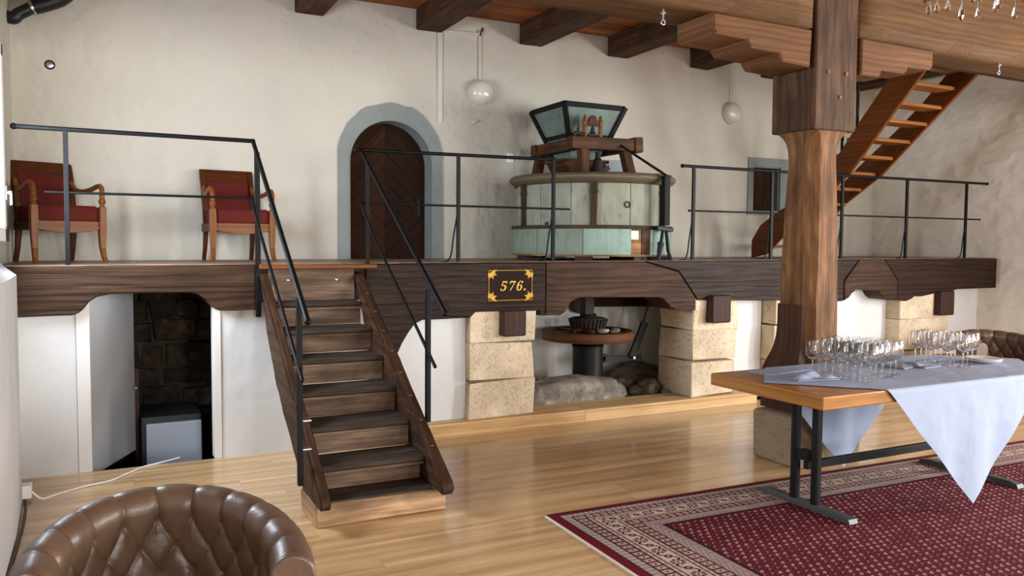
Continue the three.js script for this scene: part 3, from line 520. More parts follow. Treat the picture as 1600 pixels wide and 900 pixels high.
{
  const z = ZF - 0.03, t = thing('railing', 'black iron railing between the steps and the mill running down right side of the steps', 'railing', [2.74, py(2.74), z]);
  const b = py(2.74), L = (x, y, zz = z) => [x - 2.74, y - b, zz - z];
  part('handrail', [rod(L(1.84, 2.42), L(3.70, 2.437), 0.015), ball(L(1.84, 2.42), 0.017), ball(L(3.70, 2.437), 0.016)], M.iron, t);
  part('lower_rail', [rod(L(1.87, 1.99), L(3.85, 1.99), 0.0095), ball(L(3.85, 1.99), 0.011)], M.iron, t);
  part('sloping_handrail', [rod(L(1.88, 2.42), L(1.92, 1.221, -4.72), 0.0165, 0.0165, 12), ball(L(1.92, 1.221, -4.72), 0.02)], M.iron, t);
  part('sloping_lower_rail', [rod(L(1.88, 1.99), L(1.92, 1.76, -6.3), 0.0095), rod(L(1.92, 1.76, -6.3), L(1.92, 0.86, -4.90), 0.0115), ball(L(1.92, 0.86, -4.90), 0.0125)], M.iron, t);
  part('post', bx(1.905 - 2.74, 1.935 - 2.74, 1.37 - b, 2.32 - b, 0.04, 0.06, 'y', 0.003), M.iron, t);
  part('post', bx(1.905 - 2.74, 1.935 - 2.74, 0.47 - b, 1.36 - b, -5.05 - z, -5.01 - z, 'y', 0.003), M.iron, t);
  part('post', bx(-0.016, 0.016, 0, 0.94, -0.01, 0.012, 'y', 0.003), M.iron, t);
  part('post', bx(3.66 - 2.74, 3.694 - 2.74, 0, 0.945, 0.0, 0.022, 'y', 0.003), M.iron, t);
  part('brace', foot(0, 0, 0), M.iron, t); part('brace', foot(3.675 - 2.74, 0, 0.01), M.iron, t);
}
{
  const z = ZF - 0.03, b = py(7.4), t = thing('railing', 'black iron railing along the platform right of the mill', 'railing', [7.4, b, z]);
  const L = (x, y, zz = z) => [x - 7.4, y - b, zz - z];
  part('handrail', [rod(L(5.16, 2.455), L(10.0, 2.468), 0.0155), ball(L(5.16, 2.455), 0.021), ball(L(10.0, 2.468), 0.02)], M.iron, t);
  part('lower_rail', [rod(L(5.25, 2.012), L(9.88, 2.014), 0.0095), ball(L(5.25, 2.012), 0.012), ball(L(9.88, 2.014), 0.012)], M.iron, t);
  for (const x of [5.305, 6.36, 7.42, 8.5, 9.6]) { part('post', bx(x - 7.417, x - 7.383, py(x) - b, 2.45 - b, -0.012, 0.012, 'y', 0.003), M.iron, t); part('brace', foot(x - 7.4, py(x) - b, 0), M.iron, t); }
}

// ---------------------------------------------------------------- timber frame: joists, girder, bolsters, post on its stone base
seed = 33;
[[0.45, 'ceiling joist nearest the left wall, above the left end of the railing'], [1.76, 'ceiling joist first from the left at the top of the wall'], [3.06, 'ceiling joist above the wall conduit elbow'], [4.32, 'ceiling joist between the near wall lamp and the hopper'], [5.53, 'ceiling joist to the right of the hopper'], [6.80, 'ceiling joist ending left of the far wall lamp'], [8.75, 'ceiling joist beside the upper stair, right side'], [9.7, 'ceiling joist nearest the right wall']].forEach(([x, l], i) => {
  const y = 3.985 - i * 0.006;
  solo('ceiling_joist', l, 'ceiling beam', rough(new RoundedBoxGeometry(0.30, CEIL - y, FRONT_Z - ZB - 0.01, 3, 0.02), 0.008, 3, 200 + i, 'z').translate(0, -(CEIL - y) / 2, (FRONT_Z + ZB) / 2), M.joist, [x + 0.15, CEIL, 0]);
});
solo('trimmer_joist', 'short dark joist stub at the stair opening near the far wall lamp', 'ceiling beam', [bx(8.03, 8.33, 3.95, CEIL, ZB, -7.36, 'z', 0.015), bx(7.1, 8.75, 3.96, CEIL, -7.36, -7.2, 'x', 0.015)], M.joist);
{
  const g = (x0, x1, s) => { const q = new THREE.BoxGeometry(x1 - x0, 0.69, 0.44, Math.round((x1 - x0) * 6), 6, 4); return rough(q, 0.012, 2.2, s, 'x').translate((x0 + x1) / 2, 3.27 + 0.345, -4.62); };
  solo('girder', 'huge brown girder left of the post under the ceiling joists', 'beam', g(XL + 0.02, 4.70, 301), M.girder);
  solo('girder', 'huge brown girder right of the post above the upper stair', 'beam', g(5.2, XR - 0.02, 302), M.girder);
  const zb = [-4.80, -4.395];
  solo('bolster', 'stepped brown bolster left of the post carrying the girder', 'bolster', slab(wav([[3.76, 3.262], [3.765, 3.15], [3.79, 3.122], [4.07, 3.115], [4.085, 3.085], [4.11, 3.062], [4.37, 3.055], [4.39, 3.02], [4.415, 2.998], [4.685, 2.985], [4.70, 3.262]], 0.006, 9), zb[0], zb[1], 'x', 0.012), M.bolster);
  solo('bolster', 'stepped brown bolster right of the post carrying the girder', 'bolster', slab(wav([[5.22, 2.985], [5.42, 2.985], [5.445, 3.005], [5.455, 3.04], [5.72, 3.045], [5.75, 3.065], [5.76, 3.095], [6.02, 3.10], [6.055, 3.125], [6.06, 3.262], [5.22, 3.262]], 0.006, 10), zb[0], zb[1], 'x', 0.012), M.bolster);
  // post: square head, flared neck, chamfered shaft, square boxed foot
  const cx = 4.965, cz = -4.62, t = thing('timber_post', 'massive carved brown timber post standing on a stone block', 'post', [cx, 0.33, cz]), Y = (y) => y - 0.33;
  const oct = (hw, ch, y) => { const c = ch; return [[hw, -hw + c], [hw, hw - c], [hw - c, hw], [-hw + c, hw], [-hw, hw - c], [-hw, -hw + c], [-hw + c, -hw], [hw - c, -hw]].map(([x, z]) => [x, y, z]); };
  const stack = (secs) => { const pos = [], n = 8, q = (a, b, c, d) => pos.push(...a, ...b, ...c, ...a, ...c, ...d); for (let i = 0; i + 1 < secs.length; i++) for (let k = 0; k < n; k++) { const l = (k + 1) % n; q(secs[i][k], secs[i][l].slice(), secs[i + 1][l], secs[i + 1][k]); } for (const [S, f] of [[secs[0], 0], [secs[secs.length - 1], 1]]) for (let k = 1; k < n - 1; k++) f ? pos.push(...S[0], ...S[k], ...S[k + 1]) : pos.push(...S[0], ...S[k + 1], ...S[k]); const p2 = []; for (let i = 0; i < pos.length; i += 9) p2.push(...pos.slice(i, i + 3), ...pos.slice(i + 6, i + 9), ...pos.slice(i + 3, i + 6)); const g = new THREE.BufferGeometry(); g.setAttribute('position', new THREE.Float32BufferAttribute(p2, 3)); g.computeVertexNormals(); return uvw(g, 'y'); };
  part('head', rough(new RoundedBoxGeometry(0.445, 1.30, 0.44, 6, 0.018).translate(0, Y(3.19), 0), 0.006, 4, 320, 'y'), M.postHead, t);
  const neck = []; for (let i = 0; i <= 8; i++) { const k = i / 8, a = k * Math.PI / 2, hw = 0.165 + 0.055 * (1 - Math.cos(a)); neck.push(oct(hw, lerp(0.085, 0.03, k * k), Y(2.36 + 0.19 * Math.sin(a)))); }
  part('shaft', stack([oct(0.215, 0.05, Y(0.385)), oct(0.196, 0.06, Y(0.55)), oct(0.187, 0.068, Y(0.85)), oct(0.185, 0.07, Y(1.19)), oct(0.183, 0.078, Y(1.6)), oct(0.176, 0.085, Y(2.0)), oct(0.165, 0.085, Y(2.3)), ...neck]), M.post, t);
  const cl = []; for (let i = 0; i <= 12; i++) { const k = i / 12, f = k < 0.45 ? 1 - 0.15 * k : 0.93 * Math.pow((1 - k) / 0.55, 3.2), th = 0.014 + 0.10 * f; cl.push([-0.184 - th / 2, Y(0.39 + 0.75 * k), 0, th, 0.25 + 0.12 * f]); }
  part('foot_cladding', loft([...cl, [-0.191, Y(1.21), 0, 0.014, 0.25]]), M.postDark, t, 'dark flared board on the left side of the foot');
  part('foot_patch', uvw(new THREE.BoxGeometry(0.105, 0.72, 0.014).rotateY(-Math.PI / 4).translate(-0.151, Y(0.83), 0.151), 'y'), M.bolster, t, 'brown repair board low on the corner');
  for (const [x, y] of [[-0.09, 2.97], [0.1, 2.97], [0.04, 2.79]]) part('peg', rod([x, Y(y), 0.215], [x, Y(y), 0.228], 0.016), M.millBrownPale, t);
  const p = solo('pedestal', 'squared stone block under the timber post', 'stone block', rough(new RoundedBoxGeometry(0.66, 0.385, 0.48, 6, 0.03).translate(0, 0.1925, 0), 0.008, 5, 330), M.pedestal, [4.89, 0, -4.54]);
}
for (const [p, l] of [[[3.45, 3.258, -4.55], 'small steel hook bolt under the girder left of the post'], [[6.12, 3.258, -4.55], 'small steel eye bolt under the girder above the upper stair'], [[7.0, 3.258, -4.45], 'small steel eye bolt under the girder further right']])
  solo('hook_bolt', l, 'bolt', [rod([0, -0.06, 0], [0, 0.02, 0], 0.008), rod([0, -0.012, 0], [0, -0.004, 0], 0.022), new THREE.TorusGeometry(0.016, 0.005, 8, 16).translate(0, -0.07, 0)], M.steel, p);

// ---------------------------------------------------------------- upper stair
{
  const t = thing('upper_stair', 'orange-brown open wooden stair climbing to the upper floor', 'stair', [7.95, py(7.95), -7.0]), Y = (y) => y - py(7.95), Z = (z) => z + 7.0, X = (x) => x - 7.95;
  const A = [[-8.0, 1.49], [-7.96, 1.52], [-7.74, 1.56], [-7.57, 1.70], [-7.38, 1.85], [-6.90, 2.18], [-6.47, 2.5], [-6.01, 3.01], [-5.61, 3.44], [-4.95, 4.15], [-5.35, 4.2], [-5.99, 3.48], [-6.34, 3.08], [-6.63, 2.73], [-7.0, 2.44], [-7.39, 2.17], [-7.64, 2.05], [-7.85, 1.93], [-8.0, 1.74]];
  const B = [[-8.0, 1.49], [-7.9, 1.55], [-7.6, 1.90], [-7.27, 2.19], [-6.72, 2.53], [-6.13, 3.04], [-5.55, 3.53], [-4.85, 4.15], [-5.3, 4.2], [-5.87, 3.62], [-6.21, 3.30], [-6.54, 3.03], [-7.07, 2.64], [-7.5, 2.3], [-8.0, 1.85]];
  part('stringer', slabX(A.map(([z, y]) => [Z(z), Y(y)]), X(7.55), X(7.592), 'z', 0.004), M.orange, t);
  part('stringer', slabX(B.map(([z, y]) => [Z(z), Y(y)]), X(8.38), X(8.422), 'z', 0.004), M.orange, t);
  const T = [[3.97, -5.33], [3.79, -5.49], [3.61, -5.65], [3.424, -5.805], [3.238, -5.955], [3.077, -6.13], [2.899, -6.34], [2.729, -6.56], [2.559, -6.8], [2.385, -7.0], [2.21, -7.22], [2.04, -7.43], [1.86, -7.64], [1.68, -7.82]];
  for (const [y, z] of T) part('tread', bx(X(7.585), X(8.385), Y(y) - 0.04, Y(y), Z(z) - 0.22, Z(z), 'x', 0.008), M.orangeLight, t);
  part('newel', bx(X(7.60), X(7.65), Y(1.50), Y(2.05), Z(-7.30), Z(-7.25), 'y', 0.004), M.orange, t);
  for (const z of [-6.42, -6.62]) part('baluster', bx(X(7.56), X(7.585), Y(2.62), Y(4.19), Z(z), Z(z) + 0.025, 'y'), M.ironDark, t);
}
// ---------------------------------------------------------------- wall fittings
{
  const t = thing('wall_lamp', 'round white glass wall lamp right of the arched door', 'lamp', [3.825, 3.372, ZB], 0);
  part('base', new THREE.CylinderGeometry(0.142, 0.147, 0.05, 40).rotateX(Math.PI / 2).translate(0, 0, 0.02), M.lampBase, t);
  part('glass_dome', lathe([[0.135, 0], [0.134, 0.02], [0.12, 0.05], [0.092, 0.072], [0.055, 0.086], [0.0001, 0.092]], 40).rotateX(Math.PI / 2).translate(0, 0, 0.045), M.lamp, t);
  copy(t, 'round white glass wall lamp left of the post', [7.5, 3.43, ZB]);
  const c = thing('conduit', 'white plastic cable conduit from the ceiling down to the near wall lamp', 'conduit', [3.82, 3.5, ZB]);
  part('vertical_run', bx(-0.012, 0.012, 0.02, 0.50, -0.004, 0.022, 'y', 0.003), M.conduit, c);
  part('horizontal_run', bar([-0.5, 0.50, 0.009], [0.01, 0.515, 0.009], 0.022, 0.03), M.conduit, c);
  part('long_run', bx(-0.505, -0.455, -0.5, 0.48, -0.004, 0.02, 'y', 0.003), M.conduit, c);
  part('cable_end', tube([[0, 0.5, 0.02], [0.01, 0.55, 0.03], [0.03, 0.56, 0.02], [0.035, 0.6, 0.0]], 0.008, 12), M.ironDark, c);
  solo('conduit', 'short white cable conduit above the far wall lamp', 'conduit', bx(-0.012, 0.012, 0, 0.42, -0.004, 0.018, 'y', 0.003), M.conduit, [7.49, 3.58, ZB]);
  solo('wall_hook', 'small white plaster-covered hook on the wall between door and hopper', 'hook', [rod([0, 0, -0.01], [0, 0, 0.045], 0.02, 0.012), rod([-0.04, -0.04, 0], [0.01, 0.01, 0.012], 0.012)], M.conduit, [3.76, 3.045, ZB]);
  const s = thing('wall_socket', 'small white socket on the wall left of the mill legs', 'socket', [4.21, 2.66, ZB]);
  part('plate', bx(-0.04, 0.04, -0.05, 0.05, -0.004, 0.02, 'y', 0.006), M.whiteGloss, s); part('switch', bx(-0.025, 0.025, -0.03, 0.03, 0.018, 0.026, 'y', 0.004), M.white, s);
  const v = thing('wall_rosette', 'small round metal rosette high on the wall above the red armchair', 'wall fitting', [-0.40, 3.24, ZB]);
  part('rim', new THREE.TorusGeometry(0.036, 0.007, 10, 28), M.ironDark, v); part('face', new THREE.SphereGeometry(0.034, 20, 10).scale(1, 1, 0.3), M.steel, v);
  const p = thing('stove_pipe', 'black elbowed pipe with a bright clamp in the upper left corner', 'pipe', [-0.62, 3.6, -8.2]);
  part('pipe', tube([[-0.09, -0.02, -0.01], [-0.03, -0.03, 0.0], [0.0, 0.005, 0.0], [0.05, 0.04, 0], [0.12, 0.085, 0.0], [0.2, 0.12, 0]], 0.052, 40, 20), M.black, p);
  part('wide_pipe', tube([[0.12, 0.085, 0], [0.22, 0.125, 0.01], [0.34, 0.19, 0.02], [0.42, 0.3, 0.02], [0.44, 0.5, 0.02], [0.44, 0.61, 0.02]], 0.066, 40, 20), M.black, p);
  part('clamp', rod([0.095, 0.07, 0], [0.125, 0.088, 0], 0.062, 0.062, 24), M.steel, p, 'bright metal clamp');
  solo('wall_fixture', 'small black knob on the left wall high up', 'fixture', new THREE.SphereGeometry(0.03, 14, 10).scale(0.8, 1, 1), M.black, [-0.675, 2.99, -6.42]);
}
{
  const s = thing('floor_socket', 'white socket box low on the left wall with a white lead', 'socket', [-0.485, 0.03, -5.95], 0);
  part('box', bx(-0.03, 0.045, -0.01, 0.075, -0.05, 0.05, 'y', 0.006), M.whiteGloss, s);
  part('lead', tube([[0.045, 0.03, 0.03], [0.10, -0.022, 0.03], [0.17, -0.023, -0.02], [0.33, -0.023, -0.14], [0.5, -0.023, -0.22], [0.62, -0.023, -0.38], [0.72, -0.023, -0.50], [0.85, -0.023, -0.58], [0.98, -0.03, -0.69]], 0.007, 60, 8), M.whiteGloss, s);
  solo('cable', 'thin black cable running down the left wall into the white box', 'cable', tube([[-0.52, 0.02, -6.2], [-0.5, 0.04, -6.0], [-0.475, 0.012, -5.9], [-0.452, 0.008, -5.5], [-0.449, 0.008, -5.0], [-0.447, 0.008, -4.4], [-0.445, 0.008, -3.2]], 0.008, 60, 8), M.black);
}
// ---------------------------------------------------------------- red Biedermeier armchairs
function redArmchair(label, pos, turn) {
  const t = thing('red_armchair', label, 'armchair', pos, turn, 'red armchairs on the platform');
  for (const s of [-1, 1]) {
    part('leg', loft([[s * 0.275, 0, 0.285, 0.032, 0.034], [s * 0.270, 0.04, 0.262, 0.034, 0.038], [s * 0.265, 0.12, 0.243, 0.04, 0.044], [s * 0.265, 0.22, 0.24, 0.05, 0.052], [s * 0.266, 0.32, 0.243, 0.054, 0.056], [s * 0.267, 0.47, 0.247, 0.05, 0.052]]), M.chairLight, t);
    part('leg', loft([[s * 0.225, 0, -0.335, 0.032, 0.036], [s * 0.222, 0.12, -0.29, 0.036, 0.042], [s * 0.22, 0.26, -0.262, 0.042, 0.05], [s * 0.22, 0.36, -0.26, 0.042, 0.05]]), M.chair, t);
    part('back_stile', loft([[s * 0.22, 0.34, -0.26, 0.042, 0.05], [s * 0.222, 0.50, -0.272, 0.044, 0.042], [s * 0.225, 0.70, -0.315, 0.046, 0.036], [s * 0.225, 0.86, -0.365, 0.046, 0.032]]), M.chair, t);
    part('side_rail', loft([[s * 0.243, 0.27, -0.01, 0.03, 0.5], [s * 0.243, 0.345, -0.01, 0.03, 0.5]]), M.chair, t);
    const a = part('armrest', tube([[s * 0.226, 0.70, -0.315], [s * 0.232, 0.64, -0.24], [s * 0.245, 0.615, -0.12], [s * 0.262, 0.625, 0.02], [s * 0.272, 0.65, 0.14], [s * 0.272, 0.65, 0.20], [s * 0.27, 0.62, 0.24], [s * 0.268, 0.575, 0.247]], 0.021, 40, 10), M.chairLight, t);
    part('turned_support', lathe([[0.0001, 0], [0.02, 0], [0.022, 0.008], [0.016, 0.016], [0.026, 0.034], [0.029, 0.052], [0.023, 0.072], [0.017, 0.082], [0.023, 0.092], [0.021, 0.12], [0.0001, 0.125]], 18).translate(s * 0.267, 0.468, 0.247), M.chairLight, a);
  }
  const ap = []; for (let i = 0; i <= 12; i++) { const x = lerp(0.245, -0.245, i / 12); ap.push([x, 0.275 - 0.03 * Math.pow(Math.cos(x / 0.245 * Math.PI / 2), 1)]); }
  part('front_rail', slab([[-0.245, 0.345], ...ap.reverse(), [0.245, 0.345]], 0.215, 0.25, 'x', 0.004), M.chairLight, t);
  part('back_rail', bx(-0.205, 0.205, 0.27, 0.345, -0.28, -0.25, 'x', 0.004), M.chair, t);
  const c = new RoundedBoxGeometry(0.5, 0.14, 0.50, 8, 0.035), p = c.attributes.position;
  for (let i = 0; i < p.count; i++) { const x = p.getX(i) / 0.25, z = p.getZ(i) / 0.25; if (p.getY(i) > 0) p.setY(i, p.getY(i) + 0.022 * (1 - x * x) * (1 - z * z)); p.setX(i, p.getX(i) * (1 - 0.08 * (0.5 - z / 2))); }
  c.computeVertexNormals(); part('seat', c.translate(0, 0.405, -0.005), M.red, t, 'dark red upholstered seat');
  const tilt = -0.285, at = (g) => g.rotateX(tilt).translate(0, 0.5, -0.277);
  part('crest_rail', at(bx(-0.247, 0.247, 0.265, 0.385, -0.022, 0.018, 'x', 0.006)), M.chair, t);
  part('bottom_rail', at(bx(-0.205, 0.205, -0.06, -0.02, -0.018, 0.012, 'x', 0.004)), M.chair, t);
  part('back_pad', at(uvw(new RoundedBoxGeometry(0.405, 0.31, 0.05, 4, 0.022).translate(0, 0.115, 0.008), 'x')), M.red, t, 'dark red upholstered back');
  return t;
}
redArmchair('red upholstered wooden armchair in the left corner beside the window', [-0.345, py(-0.3), -7.92], 22 * DEG);
redArmchair('red upholstered wooden armchair behind the top of the steps', [1.12, py(1.1), -7.98], 6 * DEG);

// ---------------------------------------------------------------- the mill: casing, hopper, frame and gear
{
  const cx = 4.70, cz = -7.40, y0 = py(cx), t = thing('mill_casing', 'round green painted wooden millstone casing on the platform', 'mill', [cx, y0, cz]), D = DEG; seed = 41;
  for (const a of [-150, -95, -38, 4, 60, 120]) part('support_block', uvw(new THREE.BoxGeometry(0.16, 0.05, 0.22).translate(0, 0.025, 0.72).rotateY(a * D), 'x'), M.bracket, t);
  const base = [[-180, -108, 0], [-107.6, -72, 0], [-71.6, -38, 0], [-37.6, -5, 1], [-4.6, 3.6, 2], [4, 11, 3], [11.6, 40, 1], [40.4, 110, 0], [110.4, 179.6, 0]];
  for (const [a, b, k] of base) part('base_board', sector(0.78, k === 2 ? 0.838 : k === 3 ? 0.843 : 0.85, 0.05, 0.315, a * D, b * D, 10), [M.millBase, M.millBright, M.millBrownPale, M.millBrown][k], t, k === 2 ? 'bare wood repair' : undefined);
  part('base_ledge', sector(0.74, 0.862, 0.316, 0.352, -Math.PI, Math.PI, 64), M.millTrim, t);
  part('base_lip', sector(0.78, 0.858, 0.044, 0.062, -Math.PI, Math.PI, 64), M.millBrownPale, t);
  const st = [[-91, -72], [-72, -47], [-47, -31], [-31, -4], [-4, 29], [29, 52], [52, 89], [89, 149], [149, 209], [209, 240], [240, 269]];
  st.forEach(([a, b], i) => part('stave', sector(0.76, 0.80 + rr(-0.003, 0.003), 0.352, 0.77, (a + 0.25) * D, (b - 0.25) * D, 10), M.mill[i % 3], t));
  for (let k = 0; k < 6; k++) {
    const a = (-91 + k * 60) * D, p = part('pilaster', loft([[0, 0.352, 0, 0.07, 0.05], [0, 0.40, 0, 0.062, 0.045], [0, 0.66, 0, 0.075, 0.05], [0, 0.67, 0, 0.09, 0.06], [0, 0.69, 0, 0.09, 0.06], [0, 0.70, 0, 0.075, 0.05], [0, 0.775, 0, 0.085, 0.055]]).translate(0, 0, 0.81).rotateY(a), M.millTrim, t);
  }
  part('rim', lathe([[0.70, 0.765], [0.83, 0.765], [0.835, 0.785], [0.862, 0.795], [0.885, 0.818], [0.89, 0.84], [0.872, 0.86], [0.858, 0.868], [0.70, 0.872]], 72), M.millRim, t);
  part('lid', new THREE.CylinderGeometry(0.80, 0.80, 0.04, 48).translate(0, 0.838, 0), M.millBrown, t);
  part('ring_pull', new THREE.TorusGeometry(0.028, 0.006, 8, 24).translate(0, 0.555, 0.808).rotateY(-6.5 * D), M.ironRust, t, 'small iron ring');
  part('paper_note', new THREE.BoxGeometry(0.085, 0.085, 0.002).translate(0, 0.255, 0.846).rotateY(-2 * D), M.paper, t, 'small white paper note');
  part('latch_slot', new THREE.BoxGeometry(0.045, 0.03, 0.01).translate(0, 0.37, 0.80).rotateY(-66 * D), M.black, t);
}
{ // hopper: an upside-down pyramid of four green panels with black edge strips
  const T = [[4.232, -7.20], [4.982, -7.20], [4.982, -7.92], [4.232, -7.92]], B = [[4.45, -7.41], [4.77, -7.41], [4.77, -7.71], [4.45, -7.71]], yt = 3.125, yb = 2.55;
  const t = thing('hopper', 'green grain hopper with black edges above the mill casing', 'hopper', [4.607, yb, -7.56]), L = (q, y) => [q[0] - 4.607, y - yb, q[1] + 7.56];
  const mix = (k, u) => [lerp(B[k][0], T[k][0], u), lerp(B[k][1], T[k][1], u)], at = (k, u) => L(mix(k, u), lerp(yb, yt, u));
  for (let k = 0; k < 4; k++) {
    const l = (k + 1) % 4, n = [[0, 1], [1, 0], [0, -1], [-1, 0]][k], o = (p) => [p[0] - n[0] * 0.02, p[1], p[2] - n[1] * 0.02], pos = [], q = (a, b, c, d) => pos.push(...a, ...b, ...c, ...a, ...c, ...d);
    const a = at(k, 0), b = at(l, 0), c = at(l, 1), d = at(k, 1); q(a, b, c, d); q(o(b), o(a), o(d), o(c)); q(d, c, o(c), o(d)); q(b, a, o(a), o(b));
    const g = new THREE.BufferGeometry(); g.setAttribute('position', new THREE.Float32BufferAttribute(pos, 3)); g.computeVertexNormals(); part('panel', uvw(g, 'y'), M.hopper, t);
    part('edge_strip', bar(at(k, 0.40), at(k, 1), 0.05, 0.05, [n[0] + [[-1, 0], [0, 1], [1, 0], [0, -1]][k][0] * 1, 0, n[1]], 0.004), M.hopperBlack, t);
    const c0 = at(k, 0.975), c1 = at(l, 0.975); part('edge_strip', bar(c0, c1, 0.02, 0.055, [0, 1, 0], 0.004), M.hopperBlack, t);
    part('edge_strip', bar(at(k, 0.45), at(l, 0.45), 0.02, 0.045, [0, 1, 0], 0.004), M.hopperBlack, t);
  }
}
{
  const y0 = 2.36, t = thing('trestle', 'brown timber trestle frame carrying the hopper', 'trestle', [4.65, y0, -7.5]), P = (x, y, z) => [x - 4.65, y - y0, z + 7.5];
  const B = (n, a, b, w, h) => part(n, bar(P(...a), P(...b), w, h, [0, 1, 0], 0.008), M.millBrown, t);
  B('rail', [4.24, 2.70, -7.10], [5.09, 2.715, -7.10], 0.11, 0.125); B('rail', [4.345, 2.70, -7.05], [4.345, 2.70, -8.02], 0.10, 0.12);
  B('rail', [4.93, 2.70, -7.05], [4.93, 2.70, -8.02], 0.10, 0.12); B('rail', [4.26, 2.70, -7.93], [5.05, 2.70, -7.93], 0.10, 0.12);
  part('rail_end', bar(P(5.0, 2.715, -7.09), P(5.10, 2.72, -7.09), 0.13, 0.16, [0, 1, 0], 0.012), M.millBrown, t);
  for (const [a, b] of [[[4.385, 2.64, -7.08], [4.385, 2.362, -7.06]], [[4.90, 2.64, -7.08], [4.955, 2.362, -7.04]], [[4.345, 2.64, -7.90], [4.30, 2.362, -7.93]], [[4.93, 2.64, -7.90], [4.975, 2.362, -7.93]]])
    part('leg', bar(P(...a), P(...b), 0.095, 0.095, [0, 0, 1], 0.006), M.millBrown, t);
}
{ // little bell stand on the front rail
  const t = thing('bell_stand', 'small carved bell stand with an arched top in front of the hopper', 'bell stand', [4.505, 2.765, -7.09]);
  for (const s of [-1, 1]) part('stand_post', lathe([[0.0001, 0], [0.022, 0], [0.022, 0.12], [0.018, 0.13], [0.024, 0.145], [0.024, 0.17], [0.014, 0.19], [0.018, 0.205], [0.006, 0.225], [0.0001, 0.23]], 12).translate(s * 0.095, 0, 0), M.chairLight, t);
  const a = []; for (let i = 0; i <= 12; i++) { const k = Math.PI * i / 12; a.push([0.055 * Math.cos(k), 0.155 + 0.07 * Math.sin(k)]); }
  part('arch', slab([[0.08, 0.13], ...a, [-0.08, 0.13]], -0.014, 0.014, 'y', 0.003), M.chair, t);
  part('crossbar', bx(-0.09, 0.09, 0.115, 0.132, -0.012, 0.012, 'x', 0.003), M.bracket, t); part('crossbar', bx(-0.09, 0.09, 0.02, 0.035, -0.012, 0.012, 'x', 0.003), M.bracket, t);
  part('bell', lathe([[0.0001, 0.112], [0.012, 0.112], [0.018, 0.09], [0.024, 0.06], [0.034, 0.045], [0.036, 0.04], [0.0001, 0.042]], 18), M.ironRust, t, 'small dark bell');
  solo('wooden_crank', 'small twisted wooden lever on the mill frame left of the bell stand', 'lever', [tube([[-0.09, 0.01, 0.0], [-0.05, 0.03, 0.0], [0.0, 0.025, 0], [0.05, 0.02, 0.01]], 0.02, 20, 8), rod([-0.03, 0.02, 0], [-0.02, 0.16, -0.01], 0.018, 0.006)], M.millTrim, [4.36, 2.77, -7.09]);
}
{ // shoe under the hopper, chute and things on the lid
  const y0 = 2.36, P = (x, y, z) => [x - 4.45, y - y0, z + 7.45], t = thing('feed_shoe', 'brown wooden feed shoe hanging under the hopper', 'trough', [4.45, y0, -7.45]);
  part('trough', slab([[-0.18, 0.17], [-0.08, 0.02], [0.32, 0.02], [0.34, 0.19]].map(([x, y]) => [x, y]), -0.20, 0.20, 'x', 0.01), M.millBrown, t);
  part('rim_board', bx(-0.2, 0.36, 0.165, 0.195, -0.215, 0.215, 'x', 0.004), M.millBrown, t);
  const c = thing('iron_spindle', 'dark iron damsel and clutch under the bell stand', 'spindle', [4.60, 2.36, -7.13]);
  part('stem', rod([0, 0, 0], [0, 0.27, 0], 0.028), M.ironRust, c); part('clutch', lathe([[0.0001, 0.02], [0.07, 0.02], [0.085, 0.06], [0.06, 0.1], [0.05, 0.17], [0.035, 0.2], [0.0001, 0.2]], 10), M.ironRust, c); part('claw', bar([0, 0.05, 0.02], [0.12, 0.11, 0.02], 0.04, 0.05), M.ironRust, c);
  const b = thing('board_box', 'low wooden box with a grey board on the mill lid behind the right leg', 'box', [5.22, 2.36, -7.72], 0);
  part('box', bx(-0.36, 0.27, 0, 0.115, -0.1, 0.1, 'x', 0.006), M.chairLight, b); part('grey_board', bar([-0.28, 0.20, -0.05], [0.26, 0.20, -0.03], 0.04, 0.14), M.greyBlue, b, 'grey painted board');
  solo('wood_block', 'small pale wooden block on the right rim of the mill casing', 'block', bx(-0.13, 0.13, 0, 0.03, -0.05, 0.05, 'x', 0.004), M.chairLight, [5.14, 2.362, -6.78], 0.3);
}
{ // lever rod and forked iron post on the right of the casing
  const P = (x, y, z) => [x - 5.17, y - py(5.17), z + 6.62], t = thing('lever_post', 'black iron lever post with a sloping rod at the right of the mill casing', 'lever', [5.08, py(5.17), -6.62]);
  part('sloping_rod', rod(P(4.90, 2.73, -7.1), P(5.09, 2.355, -6.50), 0.013), M.ironDark, t);
  part('lever_bar', bar(P(5.085, 2.35, -6.50), P(5.09, 1.86, -6.50), 0.07, 0.06, [0, 0, 1], 0.008), M.hopperBlack, t);
  part('clamp', bar(P(4.97, 1.835, -6.50), P(5.165, 1.815, -6.50), 0.07, 0.04, [0, 1, 0], 0.005), M.ironDark, t);
  part('fork_leg', [rod(P(5.06, 1.82, -6.50), P(5.02, 1.67, -6.48), 0.016), rod(P(5.02, 1.68, -6.48), P(4.985, 1.512, -6.47), 0.032, 0.018), rod(P(5.0235, 1.69, -6.48), P(5.018, 1.665, -6.48), 0.036)], M.ironDark, t);
  part('fork_leg', [rod(P(5.10, 1.82, -6.50), P(5.115, 1.60, -6.48), 0.018), rod(P(5.115, 1.60, -6.48), P(5.13, 1.512, -6.46), 0.014, 0.022)], M.ironDark, t);
}
